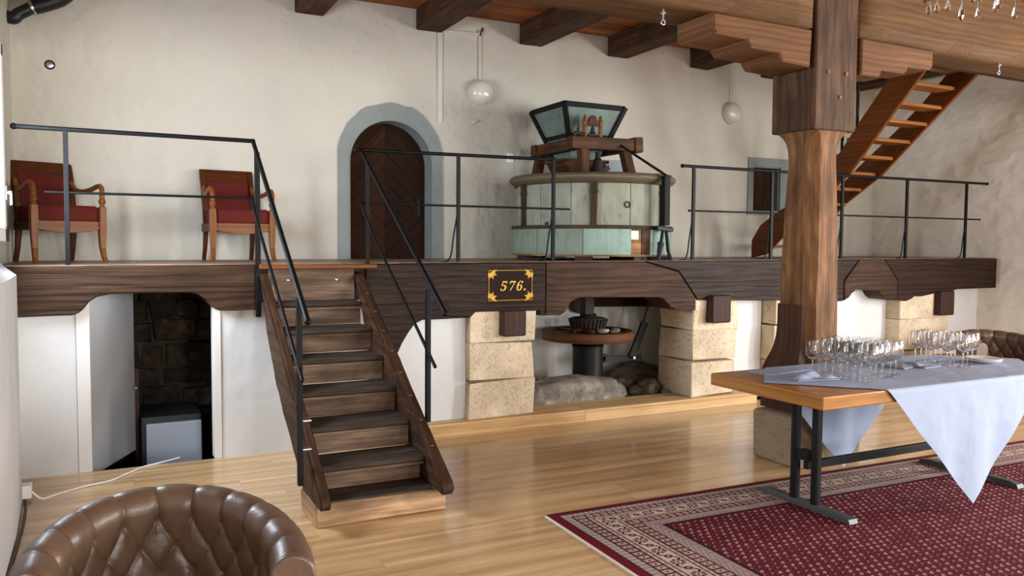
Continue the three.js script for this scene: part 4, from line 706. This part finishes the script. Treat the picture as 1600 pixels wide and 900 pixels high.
{ // under the platform: spur wheel, pinion, iron column and hand lever
  const gx = 4.475, gz = -7.10, t = thing('gear_wheel', 'wooden rimmed gear wheel under the platform', 'gear wheel', [gx, 0.685, gz]);
  part('rim', lathe([[0.33, 0], [0.47, 0], [0.478, 0.01], [0.478, 0.085], [0.465, 0.095], [0.37, 0.095], [0.33, 0.06], [0.33, 0]], 64), M.gearWood, t);
  part('web', lathe([[0.0001, 0.01], [0.34, 0.01], [0.34, 0.05], [0.0001, 0.06]], 48), M.millTrim, t);
  for (let k = 0; k < 6; k++) part('spoke', bx(-0.045, 0.045, 0.05, 0.085, 0.1, 0.38, 'z', 0.01).rotateY(k * Math.PI / 3 + 0.3), M.chair, t);
  const p = thing('pinion', 'dark toothed iron pinion on top of the gear wheel', 'gear', [gx + 0.01, 0.77, gz]);
  part('body', lathe([[0.0001, 0], [0.155, 0], [0.19, 0.13], [0.17, 0.14], [0.09, 0.145], [0.085, 0.18], [0.0001, 0.18]], 40), M.ironRust, p);
  for (let k = 0; k < 28; k++) { const a = k / 28 * Math.PI * 2; part('tooth', bar([0.158 * Math.sin(a), 0.004, 0.158 * Math.cos(a)], [0.196 * Math.sin(a), 0.128, 0.196 * Math.cos(a)], 0.02, 0.028, [Math.sin(a), 0, Math.cos(a)], 0.003), M.ironRust, p); }
  solo('drive_shaft', 'square dark wooden shaft rising from the pinion through the deck', 'shaft', bx(-0.055, 0.055, 0, 0.5, -0.055, 0.055, 'y', 0.006), M.ironRust, [gx - 0.005, 0.94, gz]);
  const c = thing('iron_column', 'black iron column under the gear wheel', 'column', [gx + 0.01, 0.08, gz]);
  part('column_body', lathe([[0.0001, 0], [0.19, 0], [0.175, 0.02], [0.16, 0.05], [0.157, 0.5], [0.165, 0.53], [0.165, 0.55], [0.0001, 0.555]], 36), M.ironDark, c); part('cap', new THREE.CylinderGeometry(0.07, 0.08, 0.06, 24).translate(0, 0.58, 0), M.ironDark, c);
  part('lug', bar([0.13, 0.40, 0.06], [0.19, 0.40, 0.06], 0.05, 0.09), M.ironRust, c);
  const l = thing('hand_lever', 'dark iron lever with a sleeve right of the gear wheel', 'lever', [5.0, 0.45, -7.05]);
  part('flat_bar', bar([-0.37, 0.03, 0.05], [0.09, 0.025, 0.05], 0.03, 0.05), M.ironDark, l); part('sleeve', bar([-0.055, 0.03, 0.08], [0.115, 0.40, 0.08], 0.03, 0.085, [1, 0, 0], 0.004), M.ironDark, l);
  part('rod', rod([0.085, 0.37, 0.08], [0.19, 0.70, 0.08], 0.015), M.ironRust, l); part('bolt', rod([-0.04, 0.03, 0.08], [-0.04, 0.03, 0.115], 0.014), M.steel, l);
  for (let k = 0; k < 5; k++) { const a = [0.05, 0.9, -0.5, -1.0, 0.45][k], r = [0.27, 0.27, 0.28, 0.25, 0.33][k]; solo('stone_chip', ['pale stone chip at the front of the gear wheel top', 'brown lump on the right of the gear wheel top', 'brown lump on the left front of the gear wheel top', 'brown lump at the left edge of the gear wheel top', 'pale flat chip on the right front of the gear wheel top'][k], 'stone', boulder(0.06, 0.022, 0.045, 500 + k), k % 4 ? M.chair : M.rockPale, [gx + Math.sin(a) * r, 0.795, gz + Math.cos(a) * r], k); }
  const R = [['large smooth pale boulder in front of the iron column', 4.23, 0.11, -6.99, 0.64, 0.22, 0.22, 1, 0.05], ['dark boulder at the left behind the large pale one', 3.85, 0.12, -7.25, 0.33, 0.16, 0.24, 2, 0.2], ['brown rock at the right front of the gear pit', 5.17, 0.12, -6.98, 0.17, 0.11, 0.13, 3, 0.5], ['flat brown rock behind the hand lever', 5.25, 0.16, -7.38, 0.36, 0.15, 0.2, 4, 0.1], ['brown rock at the right end of the gear pit', 5.65, 0.12, -7.05, 0.30, 0.13, 0.22, 5, -0.3], ['small rock between the column and the right rocks', 4.93, 0.10, -7.22, 0.15, 0.09, 0.12, 6, 0.9], ['broken rock in the right back corner of the gear pit', 5.85, 0.14, -7.38, 0.24, 0.13, 0.2, 7, 0.2], ['small pale rubble stone at the right front sill', 5.36, 0.09, -6.83, 0.10, 0.05, 0.06, 8, 0.1]];
  for (const [lab, x, y, z, rx, ry, rz, s, turn] of R) solo('rock', lab, 'rock', boulder(rx, ry, rz, 600 + s * 11, s === 1 ? 0.22 : 0.42), s === 1 || s === 8 ? M.rockPale : M.rock, [x, y, z], turn);
  solo('cross_timber', 'dark timber under the platform behind the gear wheel', 'beam', slab([[4.55, 1.42], [4.55, 1.0], [4.6, 0.93], [4.72, 0.90], [4.80, 0.98], [5.2, 0.97], [6.14, 0.95], [6.14, 1.42]], -7.63, -7.52, 'x', 0.01), M.bracket);
}
// ---------------------------------------------------------------- things in the dark store
{
  const f = thing('small_fridge', 'small pale blue-grey fridge in the dark store', 'fridge', [0.50, -0.45, -7.42]);
  part('cabinet', bx(-0.25, 0.22, 0, 0.66, -0.42, 0.16, 'y', 0.01), M.fridgeDark, f); part('fridge_door', bx(-0.215, 0.215, 0.02, 0.61, 0.165, 0.205, 'y', 0.008), M.fridge, f, 'pale blue-grey door');
  solo('wooden_stud', 'thin brown wooden stud behind the open white door', 'post', bx(-0.022, 0.022, 0, 1.05, -0.03, 0.03, 'y', 0.004), M.chair, [0.225, -0.45, -7.45]);
}

// ---------------------------------------------------------------- patterned rug
{
  const LX = 5.6, LZ = 3.6, w = 2048, h = 1312;
  const C = { red: [118, 26, 38], crim: [126, 26, 42], navy: [38, 34, 48], cream: [226, 206, 184], pink: [204, 158, 146], grey: [150, 138, 136], dark: [58, 24, 32] };
  const mix = (a, b, t) => [lerp(a[0], b[0], t), lerp(a[1], b[1], t), lerp(a[2], b[2], t)];
  const wave = (s, p) => mod(s / p, 1);
  const f = (u, v) => {
    const x = u * LX, z = (1 - v) * LZ, dl = Math.min(x, LX - x) * 0.45 / 0.575, dz = Math.min(z, LZ - z), d = Math.min(dl, dz), s = dl < dz ? z : x * 1.0;
    let c;
    const strip = (t0, t1, base) => { const k = (d - t0) / (t1 - t0), q = wave(s, 0.052), e = Math.hypot((q - 0.5) * 1.1, k - 0.5); if (e < 0.17) return C.red; if (e < 0.30) return C.cream; if (Math.abs(q - 0.0) < 0.12 || q > 0.88) return C.navy; return base; };
    if (d < 0.045) c = C.red; else if (d < 0.052) c = C.navy;
    else if (d < 0.095) { c = mix(C.grey, C.cream, 0.45 + 0.35 * Math.sin(s * 160)); } else if (d < 0.103) c = C.navy;
    else if (d < 0.150) c = strip(0.103, 0.150, C.pink); else if (d < 0.158) c = C.navy; else if (d < 0.176) c = mix(C.cream, C.pink, 0.5 + 0.5 * Math.sin(s * 110)); else if (d < 0.182) c = C.navy;
    else if (d < 0.268) {
      const k = (d - 0.182) / 0.086, q = wave(s, 0.17), e = Math.hypot((q - 0.5) * 2.0, (k - 0.5) * 1.1); c = C.cream;
      const vine = Math.abs(k - 0.5 - 0.32 * Math.sin(q * 6.2832)); if (vine < 0.06) c = C.navy;
      if (e < 0.44) c = Math.sin(Math.atan2(k - 0.5, (q - 0.5) * 1.8) * 8) > 0.1 ? C.navy : C.pink; if (e < 0.2) c = C.cream; if (e < 0.09) c = C.red;
      const e2 = Math.hypot((wave(s + 0.085, 0.17) - 0.5) * 2.0, (k - 0.5) * 1.1); if (e2 < 0.24) c = e2 < 0.12 ? C.pink : C.navy;
    } else if (d < 0.274) c = C.navy; else if (d < 0.292) c = mix(C.pink, C.cream, 0.5 + 0.5 * Math.sin(s * 120)); else if (d < 0.300) c = C.navy;
    else if (d < 0.348) c = strip(0.300, 0.348, C.pink); else if (d < 0.356) c = C.navy; else if (d < 0.40) c = mix(C.grey, C.cream, 0.35 + 0.35 * Math.sin(s * 90 + d * 300)); else if (d < 0.43) c = mix(C.pink, C.grey, 0.5 + 0.4 * Math.sin(s * 140)); else if (d < 0.44) c = C.navy; else if (d < 0.45) c = C.dark;
    else {                                                                   // field: rows of small botehs
      const r = Math.floor(z / 0.046), q = wave(x + (r % 2) * 0.026, 0.052), k = wave(z, 0.046), e = Math.hypot((q - 0.45) * 1.1, (k - 0.5) * 1.0), tail = Math.hypot(q - 0.68, k - 0.22);
      c = C.crim; if (e < 0.40) c = C.navy; if (e < 0.25) c = hash(Math.floor((x + (r % 2) * 0.026) / 0.052), r, 5) > 0.45 ? C.pink : C.red; if (e < 0.1) c = C.grey; if (tail < 0.13) c = C.pink; if (Math.abs(k - 0.02) < 0.03) c = C.dark;
    }
    const n = 0.86 + 0.28 * hash(Math.floor(u * w), Math.floor(v * h), 9) * 0.9, a = 0.94 + 0.12 * fbm(u, v, 60, 6, 2, 77);
    return [c[0] / 255 * n * a * 0.84, c[1] / 255 * n * a * 0.82, c[2] / 255 * n * a * 0.82];
  };
  const m = tex(w, h, f); m.wrapS = m.wrapT = THREE.ClampToEdgeWrapping;
  const t = thing('rug', 'large dark red patterned rug with a cream and navy border under the table', 'rug', [2.385, 0, -4.232], -0.024);
  const g = new THREE.BoxGeometry(LX, 0.010, LZ, 1, 1, 1).translate(LX / 2, 0.005, LZ / 2);
  part('pile', g, mat('#ffffff', { map: m, roughness: 0.95, specularIntensity: 0.2, bumpMap: sized(clothB, 1 / 40, 1 / 26), bumpScale: 0.002 }), t);
  const fr = bx(-0.012, 0.001, 0.001, 0.008, 0.01, LZ - 0.01, 'z'); part('cream_edge', fr, M.paper, t);
}
// ---------------------------------------------------------------- table on steel legs, diagonal cloth
const TX0 = 3.575, TX1 = 5.985, TZ0 = -4.14, TZ1 = -3.20, TY = 0.82, TT = 0.08;
{
  const t = thing('table', 'long honey-brown wooden table on black steel trestle legs', 'table', [4.78, 0.01, (TZ0 + TZ1) / 2]), X = (x) => x - 4.78, c = 0;
  part('table_top', bx(X(TX0), X(TX1), TY - 0.01 - TT, TY - 0.01, TZ0 - t.position.z, TZ1 - t.position.z, 'x', 0.009), M.table, t);
  for (const x of [3.96, 5.60]) {
    for (const z of [-0.085, 0.085]) part('leg', rod([X(x), 0.035, z], [X(x), TY - 0.01 - TT, z], 0.031, 0.031, 20), M.ironDark, t);
    part('foot', loft([[X(x), 0, 0, 0.07, 0.76], [X(x), 0.026, 0, 0.07, 0.74], [X(x), 0.036, 0, 0.05, 0.62]]), M.footMetal, t);
    part('top_plate', bx(X(x) - 0.04, X(x) + 0.04, TY - 0.01 - TT - 0.012, TY - 0.01 - TT, -0.35, 0.35, 'z'), M.ironDark, t);
    part('clamp', bx(X(x) - 0.038, X(x) + 0.038, 0.30, 0.36, -0.045, 0.045, 'y', 0.004), M.ironDark, t);
  }
  part('stretcher', bx(X(3.96), X(5.60), 0.235, 0.285, -0.02, 0.02, 'x', 0.003), M.ironDark, t);
}
function drape(name, label, cx, cz, half, group, y = TY) {              // a square cloth laid diagonally: its corners hang over the long sides
  const n = 120, pos = [], idx = [], uv = [], r = 0.014;
  for (let j = 0; j <= n; j++) for (let i = 0; i <= n; i++) {
    const p = (i / n - 0.5) * 2, q = (j / n - 0.5) * 2, dx = half * (p - q) / 2, dz = half * (p + q) / 2;
    let X = cx + dx, Z = cz + dz, Y = y + 0.003 + 0.0025 * fbm(i / n, j / n, 6, 6, 3, 811) + 0.004 * Math.exp(-Math.pow((p + 0.33) / 0.02, 2)) * 0.5 + 0.004 * Math.exp(-Math.pow((q - 0.3) / 0.02, 2)) * 0.5;
    for (const [edge, s] of [[TZ1, 1], [TZ0, -1]]) {
      const e = s * (Z - edge); if (e <= 0) continue;
      const bend = r * Math.PI / 2, along = dx / half, w = sstep(0.02, 0.5, e);
      const ripple = (0.007 * Math.sin(along * 21 + s) + 0.006 * Math.sin(along * 9 + 2 * s)) * w;
      if (e < bend) { Z = edge + s * r * Math.sin(e / r); Y -= r * (1 - Math.cos(e / r)); } else { Z = edge + s * (r + 0.004 + ripple + 0.012 * w); Y -= r + (e - bend) * 0.985; }
    }
    pos.push(X, Y, Z); uv.push(p * half * 0.7, q * half * 0.7);
  }
  for (let j = 0; j < n; j++) for (let i = 0; i < n; i++) { const a = j * (n + 1) + i, b = a + 1, c = a + n + 1, d = c + 1; idx.push(a, c, b, b, c, d); }
  const g = new THREE.BufferGeometry(); g.setAttribute('position', new THREE.Float32BufferAttribute(pos, 3)); g.setAttribute('uv', new THREE.Float32BufferAttribute(uv, 2)); g.setIndex(idx); g.computeVertexNormals();
  return solo(name, label, 'tablecloth', g, M.cloth);
}
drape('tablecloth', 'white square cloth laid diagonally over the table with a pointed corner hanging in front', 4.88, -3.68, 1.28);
// ---------------------------------------------------------------- wine glasses
const H = 0.225, glassShape = () => {
  const k = H / 0.225, pr = (a) => a.map(([r, y]) => [r * k, y * k]);
  const bowlO = [[0.004, 0.098], [0.016, 0.102], [0.030, 0.113], [0.0405, 0.130], [0.0455, 0.150], [0.0455, 0.170], [0.0425, 0.195], [0.0375, 0.225]];
  return { bowl: lathe(pr([...bowlO, [0.0362, 0.2255], ...bowlO.slice(1).reverse().map(([r, y]) => [Math.max(0.0005, r - 0.0014), y + (y < 0.12 ? 0.0022 : 0.0006)]), [0.0002, 0.1005]]), 28), stem: lathe(pr([[0.0002, 0.006], [0.006, 0.007], [0.0042, 0.014], [0.0036, 0.03], [0.0034, 0.07], [0.0042, 0.095], [0.006, 0.1], [0.0002, 0.1]]), 14), foot: lathe(pr([[0.0002, 0], [0.036, 0], [0.0372, 0.0012], [0.036, 0.0022], [0.02, 0.0036], [0.008, 0.0062], [0.0002, 0.0075]]), 28) };
};
const ORD = ['first', 'second', 'third', 'fourth', 'fifth', 'sixth'];
{
  const gs = glassShape(); let proto = null;
  const put = (label, group, x, z) => {
    if (!proto) { proto = thing('wine_glass', label, 'wine glass', [x, TY + 0.0065, z], 0, group); part('bowl', gs.bowl, M.glass, proto); part('stem', gs.stem, M.glass, proto); part('foot', gs.foot, M.pane, proto); return; }
    const o = copy(proto, label, [x, TY + 0.0065, z], rr(0, 6)); o.userData.group = group;
  };
  seed = 71;
  for (let c = 0; c < 5; c++) for (let r = 0; r < 5; r++) {
    const x = 4.10 + c * 0.098 + r * 0.030 + rr(-0.006, 0.006), z = -3.765 - c * 0.030 + r * 0.0865 + rr(-0.006, 0.006);
    put(`wine glass in left cluster, ${ORD[c]} line from the table end, ${ORD[r]} from the wall`, 'wine glasses of the larger left cluster', x, z);
  }
  for (let c = 0; c < 3; c++) for (let r = 0; r < 4; r++) {
    const x = 5.24 + c * 0.098 + r * 0.034 + rr(-0.006, 0.006), z = -3.86 - c * 0.034 + r * 0.097 + rr(-0.006, 0.006);
    put(`wine glass in right cluster, ${ORD[c]} line from the left, ${ORD[r]} from the wall`, 'wine glasses of the smaller right cluster', x, z);
  }
}
{
  const plate = lathe([[0.0001, 0.004], [0.05, 0.004], [0.052, 0], [0.06, 0], [0.075, 0.006], [0.118, 0.016], [0.12, 0.018], [0.117, 0.0195], [0.074, 0.0105], [0.058, 0.007], [0.0001, 0.007]], 40);
  const P = [['white plate, lowest of the stack right of the right glass cluster', 5.71, -3.66, 0], ['white plate, second from the bottom of the stack right of the right glass cluster', 5.712, -3.662, 0.0078], ['white plate, topmost of the stack right of the right glass cluster', 5.708, -3.659, 0.0156]];
  P.forEach(([l, x, z, y]) => solo('plate', l, 'plate', plate, M.porcelain, [x, TY + 0.007 + y, z], 0, 'plates right of the glasses'));
  // loosely folded napkins between the clusters and at the table end
  const fold = (w, d, s, a) => { const g = new THREE.PlaneGeometry(w, d, 40, 24).rotateX(-Math.PI / 2), p = g.attributes.position; for (let i = 0; i < p.count; i++) { const x = p.getX(i), z = p.getZ(i); p.setY(i, 0.004 + a * Math.max(0, n3(x * 9 + s, 0, z * 22, s) - 0.35) * (1 - Math.pow(2 * x / w, 4)) * (1 - Math.pow(2 * z / d, 4))); } g.computeVertexNormals(); return g; };
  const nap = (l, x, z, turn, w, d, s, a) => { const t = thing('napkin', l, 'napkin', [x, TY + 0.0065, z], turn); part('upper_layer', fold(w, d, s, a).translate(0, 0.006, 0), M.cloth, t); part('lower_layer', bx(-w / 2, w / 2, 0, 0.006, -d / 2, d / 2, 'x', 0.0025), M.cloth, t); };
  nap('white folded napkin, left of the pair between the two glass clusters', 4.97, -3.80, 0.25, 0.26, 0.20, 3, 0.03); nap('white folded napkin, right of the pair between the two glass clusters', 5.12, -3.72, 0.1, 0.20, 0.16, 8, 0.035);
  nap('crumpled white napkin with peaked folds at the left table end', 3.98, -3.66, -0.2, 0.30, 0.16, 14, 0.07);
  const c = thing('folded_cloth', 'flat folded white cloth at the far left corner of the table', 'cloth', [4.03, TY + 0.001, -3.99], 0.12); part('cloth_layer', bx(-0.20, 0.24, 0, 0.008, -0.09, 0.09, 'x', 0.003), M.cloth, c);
  const b = thing('glass_bowl', 'clear glass bowl behind the larger wine glass cluster', 'bowl', [4.93, TY + 0.007, -4.0]);
  part('bowl', lathe([[0.0002, 0], [0.05, 0], [0.066, 0.01], [0.078, 0.05], [0.078, 0.09], [0.074, 0.092], [0.0735, 0.05], [0.062, 0.014], [0.0002, 0.006]], 36), M.glass, b); part('dark_cap', new THREE.CylinderGeometry(0.012, 0.012, 0.01, 16).translate(0.01, 0.082, 0.06), M.ironDark, b);
}
// ---------------------------------------------------------------- buttoned leather tub chairs
function tubChair(label, place, turn) {
  const t = thing("leather_armchair", label, "armchair", place, turn, 'brown leather tub armchairs');
  const NU = 330, a = 0.385, b = 0.565, F0 = 106 * DEG, path = [], Ls = [0];
  for (let i = 0; i <= NU; i++) { const f = lerp(-F0, F0, i / NU); path.push([a * Math.sin(f), -b * Math.cos(f), f]); if (i) Ls.push(Ls[i - 1] + Math.hypot(path[i][0] - path[i - 1][0], path[i][1] - path[i - 1][1])); }
  const LT = Ls[NU], R = 0.072, prof = [];
  const line = (p, q, n) => { for (let i = 0; i < n; i++) prof.push([lerp(p[0], q[0], i / n), lerp(p[1], q[1], i / n)]); };
  // [offset outwards, height relative to rim: 0 = roll centre]; the lower end is stretched to the floor gap
  line([0.045, -0.56], [0.072, -0.12], 14); line([0.072, -0.12], [R, 0], 6);
  for (let i = 0; i <= 22; i++) { const k = Math.PI * i / 22; prof.push([R * Math.cos(k), R * Math.sin(k)]); }
  line([-R, -0.008], [-0.060, -0.10], 14); line([-0.060, -0.10], [-0.066, -0.36], 40); prof.push([-0.066, -0.36]);
  const NV = prof.length, Vd = [0]; for (let j = 1; j < NV; j++) Vd.push(Vd[j - 1] + Math.hypot(prof[j][0] - prof[j - 1][0], prof[j][1] - prof[j - 1][1]));
  const top = Vd[20 + 8], rows = [0.185, 0.30, 0.415], sp = LT / 12, btn = [];
  rows.forEach((v, r) => { for (let k = 0; k <= 12; k++) { const u = (k + (r % 2 ? 0.5 : 0)) * sp + (r % 2 ? 0 : 0); if (u > 0.02 && u < LT - 0.02) btn.push([u, v, r]); } });
  const seg = [];
  for (const [u, v, r] of btn) { if (r === 0) seg.push([u, -0.055, u, v, 1]); else for (const [p, q, s] of btn) if (s === r - 1 && Math.abs(p - u) < sp * 0.6) seg.push([p, q, u, v, 1]); }
  const dip = (u, v) => {
    let m = 0, d0 = 9;
    for (const [x0, y0, x1, y1] of seg) { const dx = x1 - x0, dy = y1 - y0, k = clamp(((u - x0) * dx + (v - y0) * dy) / (dx * dx + dy * dy), 0, 1), d = Math.hypot(u - x0 - dx * k, v - y0 - dy * k); const s = y0 < 0 ? sstep(-0.055, 0.10, v) * 0.85 + 0.12 : 0.8; m = Math.max(m, s * (0.6 * Math.exp(-d / 0.010) + 0.4 * Math.exp(-d * d / 0.0007))); }
    for (const [x, y] of btn) d0 = Math.min(d0, Math.hypot(u - x, v - y));
    return 0.017 * m + 0.020 * Math.exp(-d0 / 0.016);
  };
  const pos = [], uv = [], idx = [], rimY = (f) => 0.72 - R - 0.075 * Math.pow(Math.abs(f) / F0, 2);
  const at = (i, off, h) => { const [x, z, f] = path[i], nx = Math.sin(f) / a, nz = -Math.cos(f) / b, l = Math.hypot(nx, nz); return [x + nx / l * off, rimY(f) + h, z + nz / l * off]; };
  for (let i = 0; i <= NU; i++) for (let j = 0; j < NV; j++) {
    let [o, h] = prof[j]; const v = Vd[j] - top, f = path[i][2];
    if (h < -0.1) h = lerp(-0.1, o > 0 ? 0.10 - rimY(f) : 0.33 - rimY(f), (h + 0.1) / (o > 0 ? -0.46 : -0.26));
    const p = at(i, o, h); let g = v > -0.08 ? dip(Ls[i], v) : 0; g *= 1 - sstep(0.435, 0.47, v);
    const j0 = Math.max(0, j - 1), j1 = Math.min(NV - 1, j + 1); let to = prof[j1][0] - prof[j0][0], th = prof[j1][1] - prof[j0][1]; const tl = Math.hypot(to, th) || 1; const no = th / tl * -1, nh = to / tl;  // inward normal in (off, h)
    const q = at(i, o + no * g * 1, h); q[1] += -Math.abs(nh) * 0 + (nh < 0 ? nh * g : -nh * g * 0); pos.push(...(j < 20 ? p : q)); uv.push(Ls[i], Vd[j]);
  }
  for (let i = 0; i < NU; i++) for (let j = 0; j + 1 < NV; j++) { const A = i * NV + j, B = A + 1, C = A + NV, D = C + 1; idx.push(A, B, C, B, D, C); }
  const g = new THREE.BufferGeometry(); g.setAttribute('position', new THREE.Float32BufferAttribute(pos, 3)); g.setAttribute('uv', new THREE.Float32BufferAttribute(uv, 2)); g.setIndex(idx); g.computeVertexNormals();
  part('shell', g, M.leather, t, 'deep-buttoned brown leather back');
  for (const [u, v, r] of btn) { // a button sits in each dimple
    let i = 0; while (i < NU && Ls[i] < u) i++; let j = 20; while (j < NV - 1 && Vd[j] - top < v) j++;
    let [o, h] = prof[j]; const f = path[i][2]; if (h < -0.1) h = lerp(-0.1, 0.33 - rimY(f), (h + 0.1) / -0.26);
    part('button', new THREE.SphereGeometry(0.0085, 12, 8).translate(...at(i, o + 0.028, h)), M.leather, t);
  }
  for (const e of [0, NU]) { // arm fronts
    const s = prof.map(([o, h]) => { if (h < -0.1) h = lerp(-0.1, o > 0 ? 0.10 - rimY(F0) : 0.33 - rimY(F0), (h + 0.1) / (o > 0 ? -0.46 : -0.26)); return new THREE.Vector2(e ? o : -o, h); });
    s.push(new THREE.Vector2(e ? -0.05 : 0.05, 0.10 - rimY(F0)));
    const c = new THREE.ExtrudeGeometry(new THREE.Shape(s), { depth: 0.012, bevelEnabled: true, bevelSize: 0.010, bevelOffset: -0.008, bevelThickness: 0.012, bevelSegments: 4, curveSegments: 4 });
    const [x, z, f] = path[e], nx = Math.sin(f) / a, nz = -Math.cos(f) / b, l = Math.hypot(nx, nz), turnY = Math.atan2(-(e ? 1 : -1) * nz / l, (e ? 1 : -1) * nx / l);
    c.rotateY(turnY).translate(x, rimY(F0), z); part('arm_front', uvw(c, 'y'), M.leather, t);
  }
  const sc = new RoundedBoxGeometry(0.67, 0.15, 0.76, 6, 0.06).translate(0, 0.31, 0.02); part('seat_cushion', uvw(sc, 'x'), M.leather, t);
  part('seat_base', uvw(new THREE.CylinderGeometry(1, 0.96, 0.2, 40).scale(0.37, 0.8, 0.53).translate(0, 0.18, -0.01), 'x'), M.leather, t);
  for (const [x, z] of [[-0.22, -0.30], [0.22, -0.30], [-0.24, 0.2], [0.24, 0.2]]) part('leg', rod([x, 0, z], [x, 0.11, z], 0.018, 0.026, 14), M.bracket, t);
  return t;
}
const tub = tubChair('brown buttoned leather tub armchair in the left foreground', [0.165, 0, -2.79], 0);
copy(tub, 'brown buttoned leather tub armchair behind the right end of the table', [8.75, 0, -5.35], -28 * DEG);
// ---------------------------------------------------------------- crystal chandelier, only its lowest drops reach into the picture
{
  const t = thing('chandelier', 'crystal chandelier hanging at the upper right edge', 'chandelier', [3.20, 2.765, -1.95]); seed = 91;
  part('stem', rod([0, 0.1, 0], [0, 1.57, 0], 0.012), M.brass, t); part('ring', new THREE.TorusGeometry(0.34, 0.012, 10, 48).rotateX(Math.PI / 2).translate(0, 0.06, 0), M.brass, t);
  for (let k = 0; k < 6; k++) { const a = k / 6 * 6.2832; part('arm', tube([[0, 0.25, 0], [0.15 * Math.cos(a), 0.16, 0.15 * Math.sin(a)], [0.34 * Math.cos(a), 0.06, 0.34 * Math.sin(a)]], 0.009, 16), M.brass, t); }
  const drop = (h) => { const g = lathe([[0.0001, 0], [0.008, h * 0.1], [0.012, h * 0.3], [0.009, h * 0.6], [0.003, h * 0.92], [0.0001, h]], 8).toNonIndexed(); g.computeVertexNormals(); return g; }, d1 = drop(0.055), d2 = drop(0.08);
  for (let k = 0; k < 30; k++) { const a = k / 30 * 6.2832, r = 0.34, y = -0.135 + (k % 3) * 0.018 - (k % 5 === 0 ? 0.012 : 0); const o = part('crystal', k % 4 ? d1 : d2, M.glass, t); o.position.set(r * Math.cos(a), y, r * Math.sin(a)); const w = part('wire', rod([0, 0.05, 0], [0, 0.06 - y, 0], 0.0022, 0.0022, 5), M.steel, o); }
  for (let k = 0; k < 12; k++) { const a = k / 12 * 6.2832, o = part('crystal', d1, M.glass, t); o.position.set(0.17 * Math.cos(a), -0.13 + (k % 2) * 0.02, 0.17 * Math.sin(a)); part('wire', rod([0, 0.05, 0], [0, 0.24, 0], 0.0022, 0.0022, 5), M.steel, o); }
}
renderer.render(scene, camera);
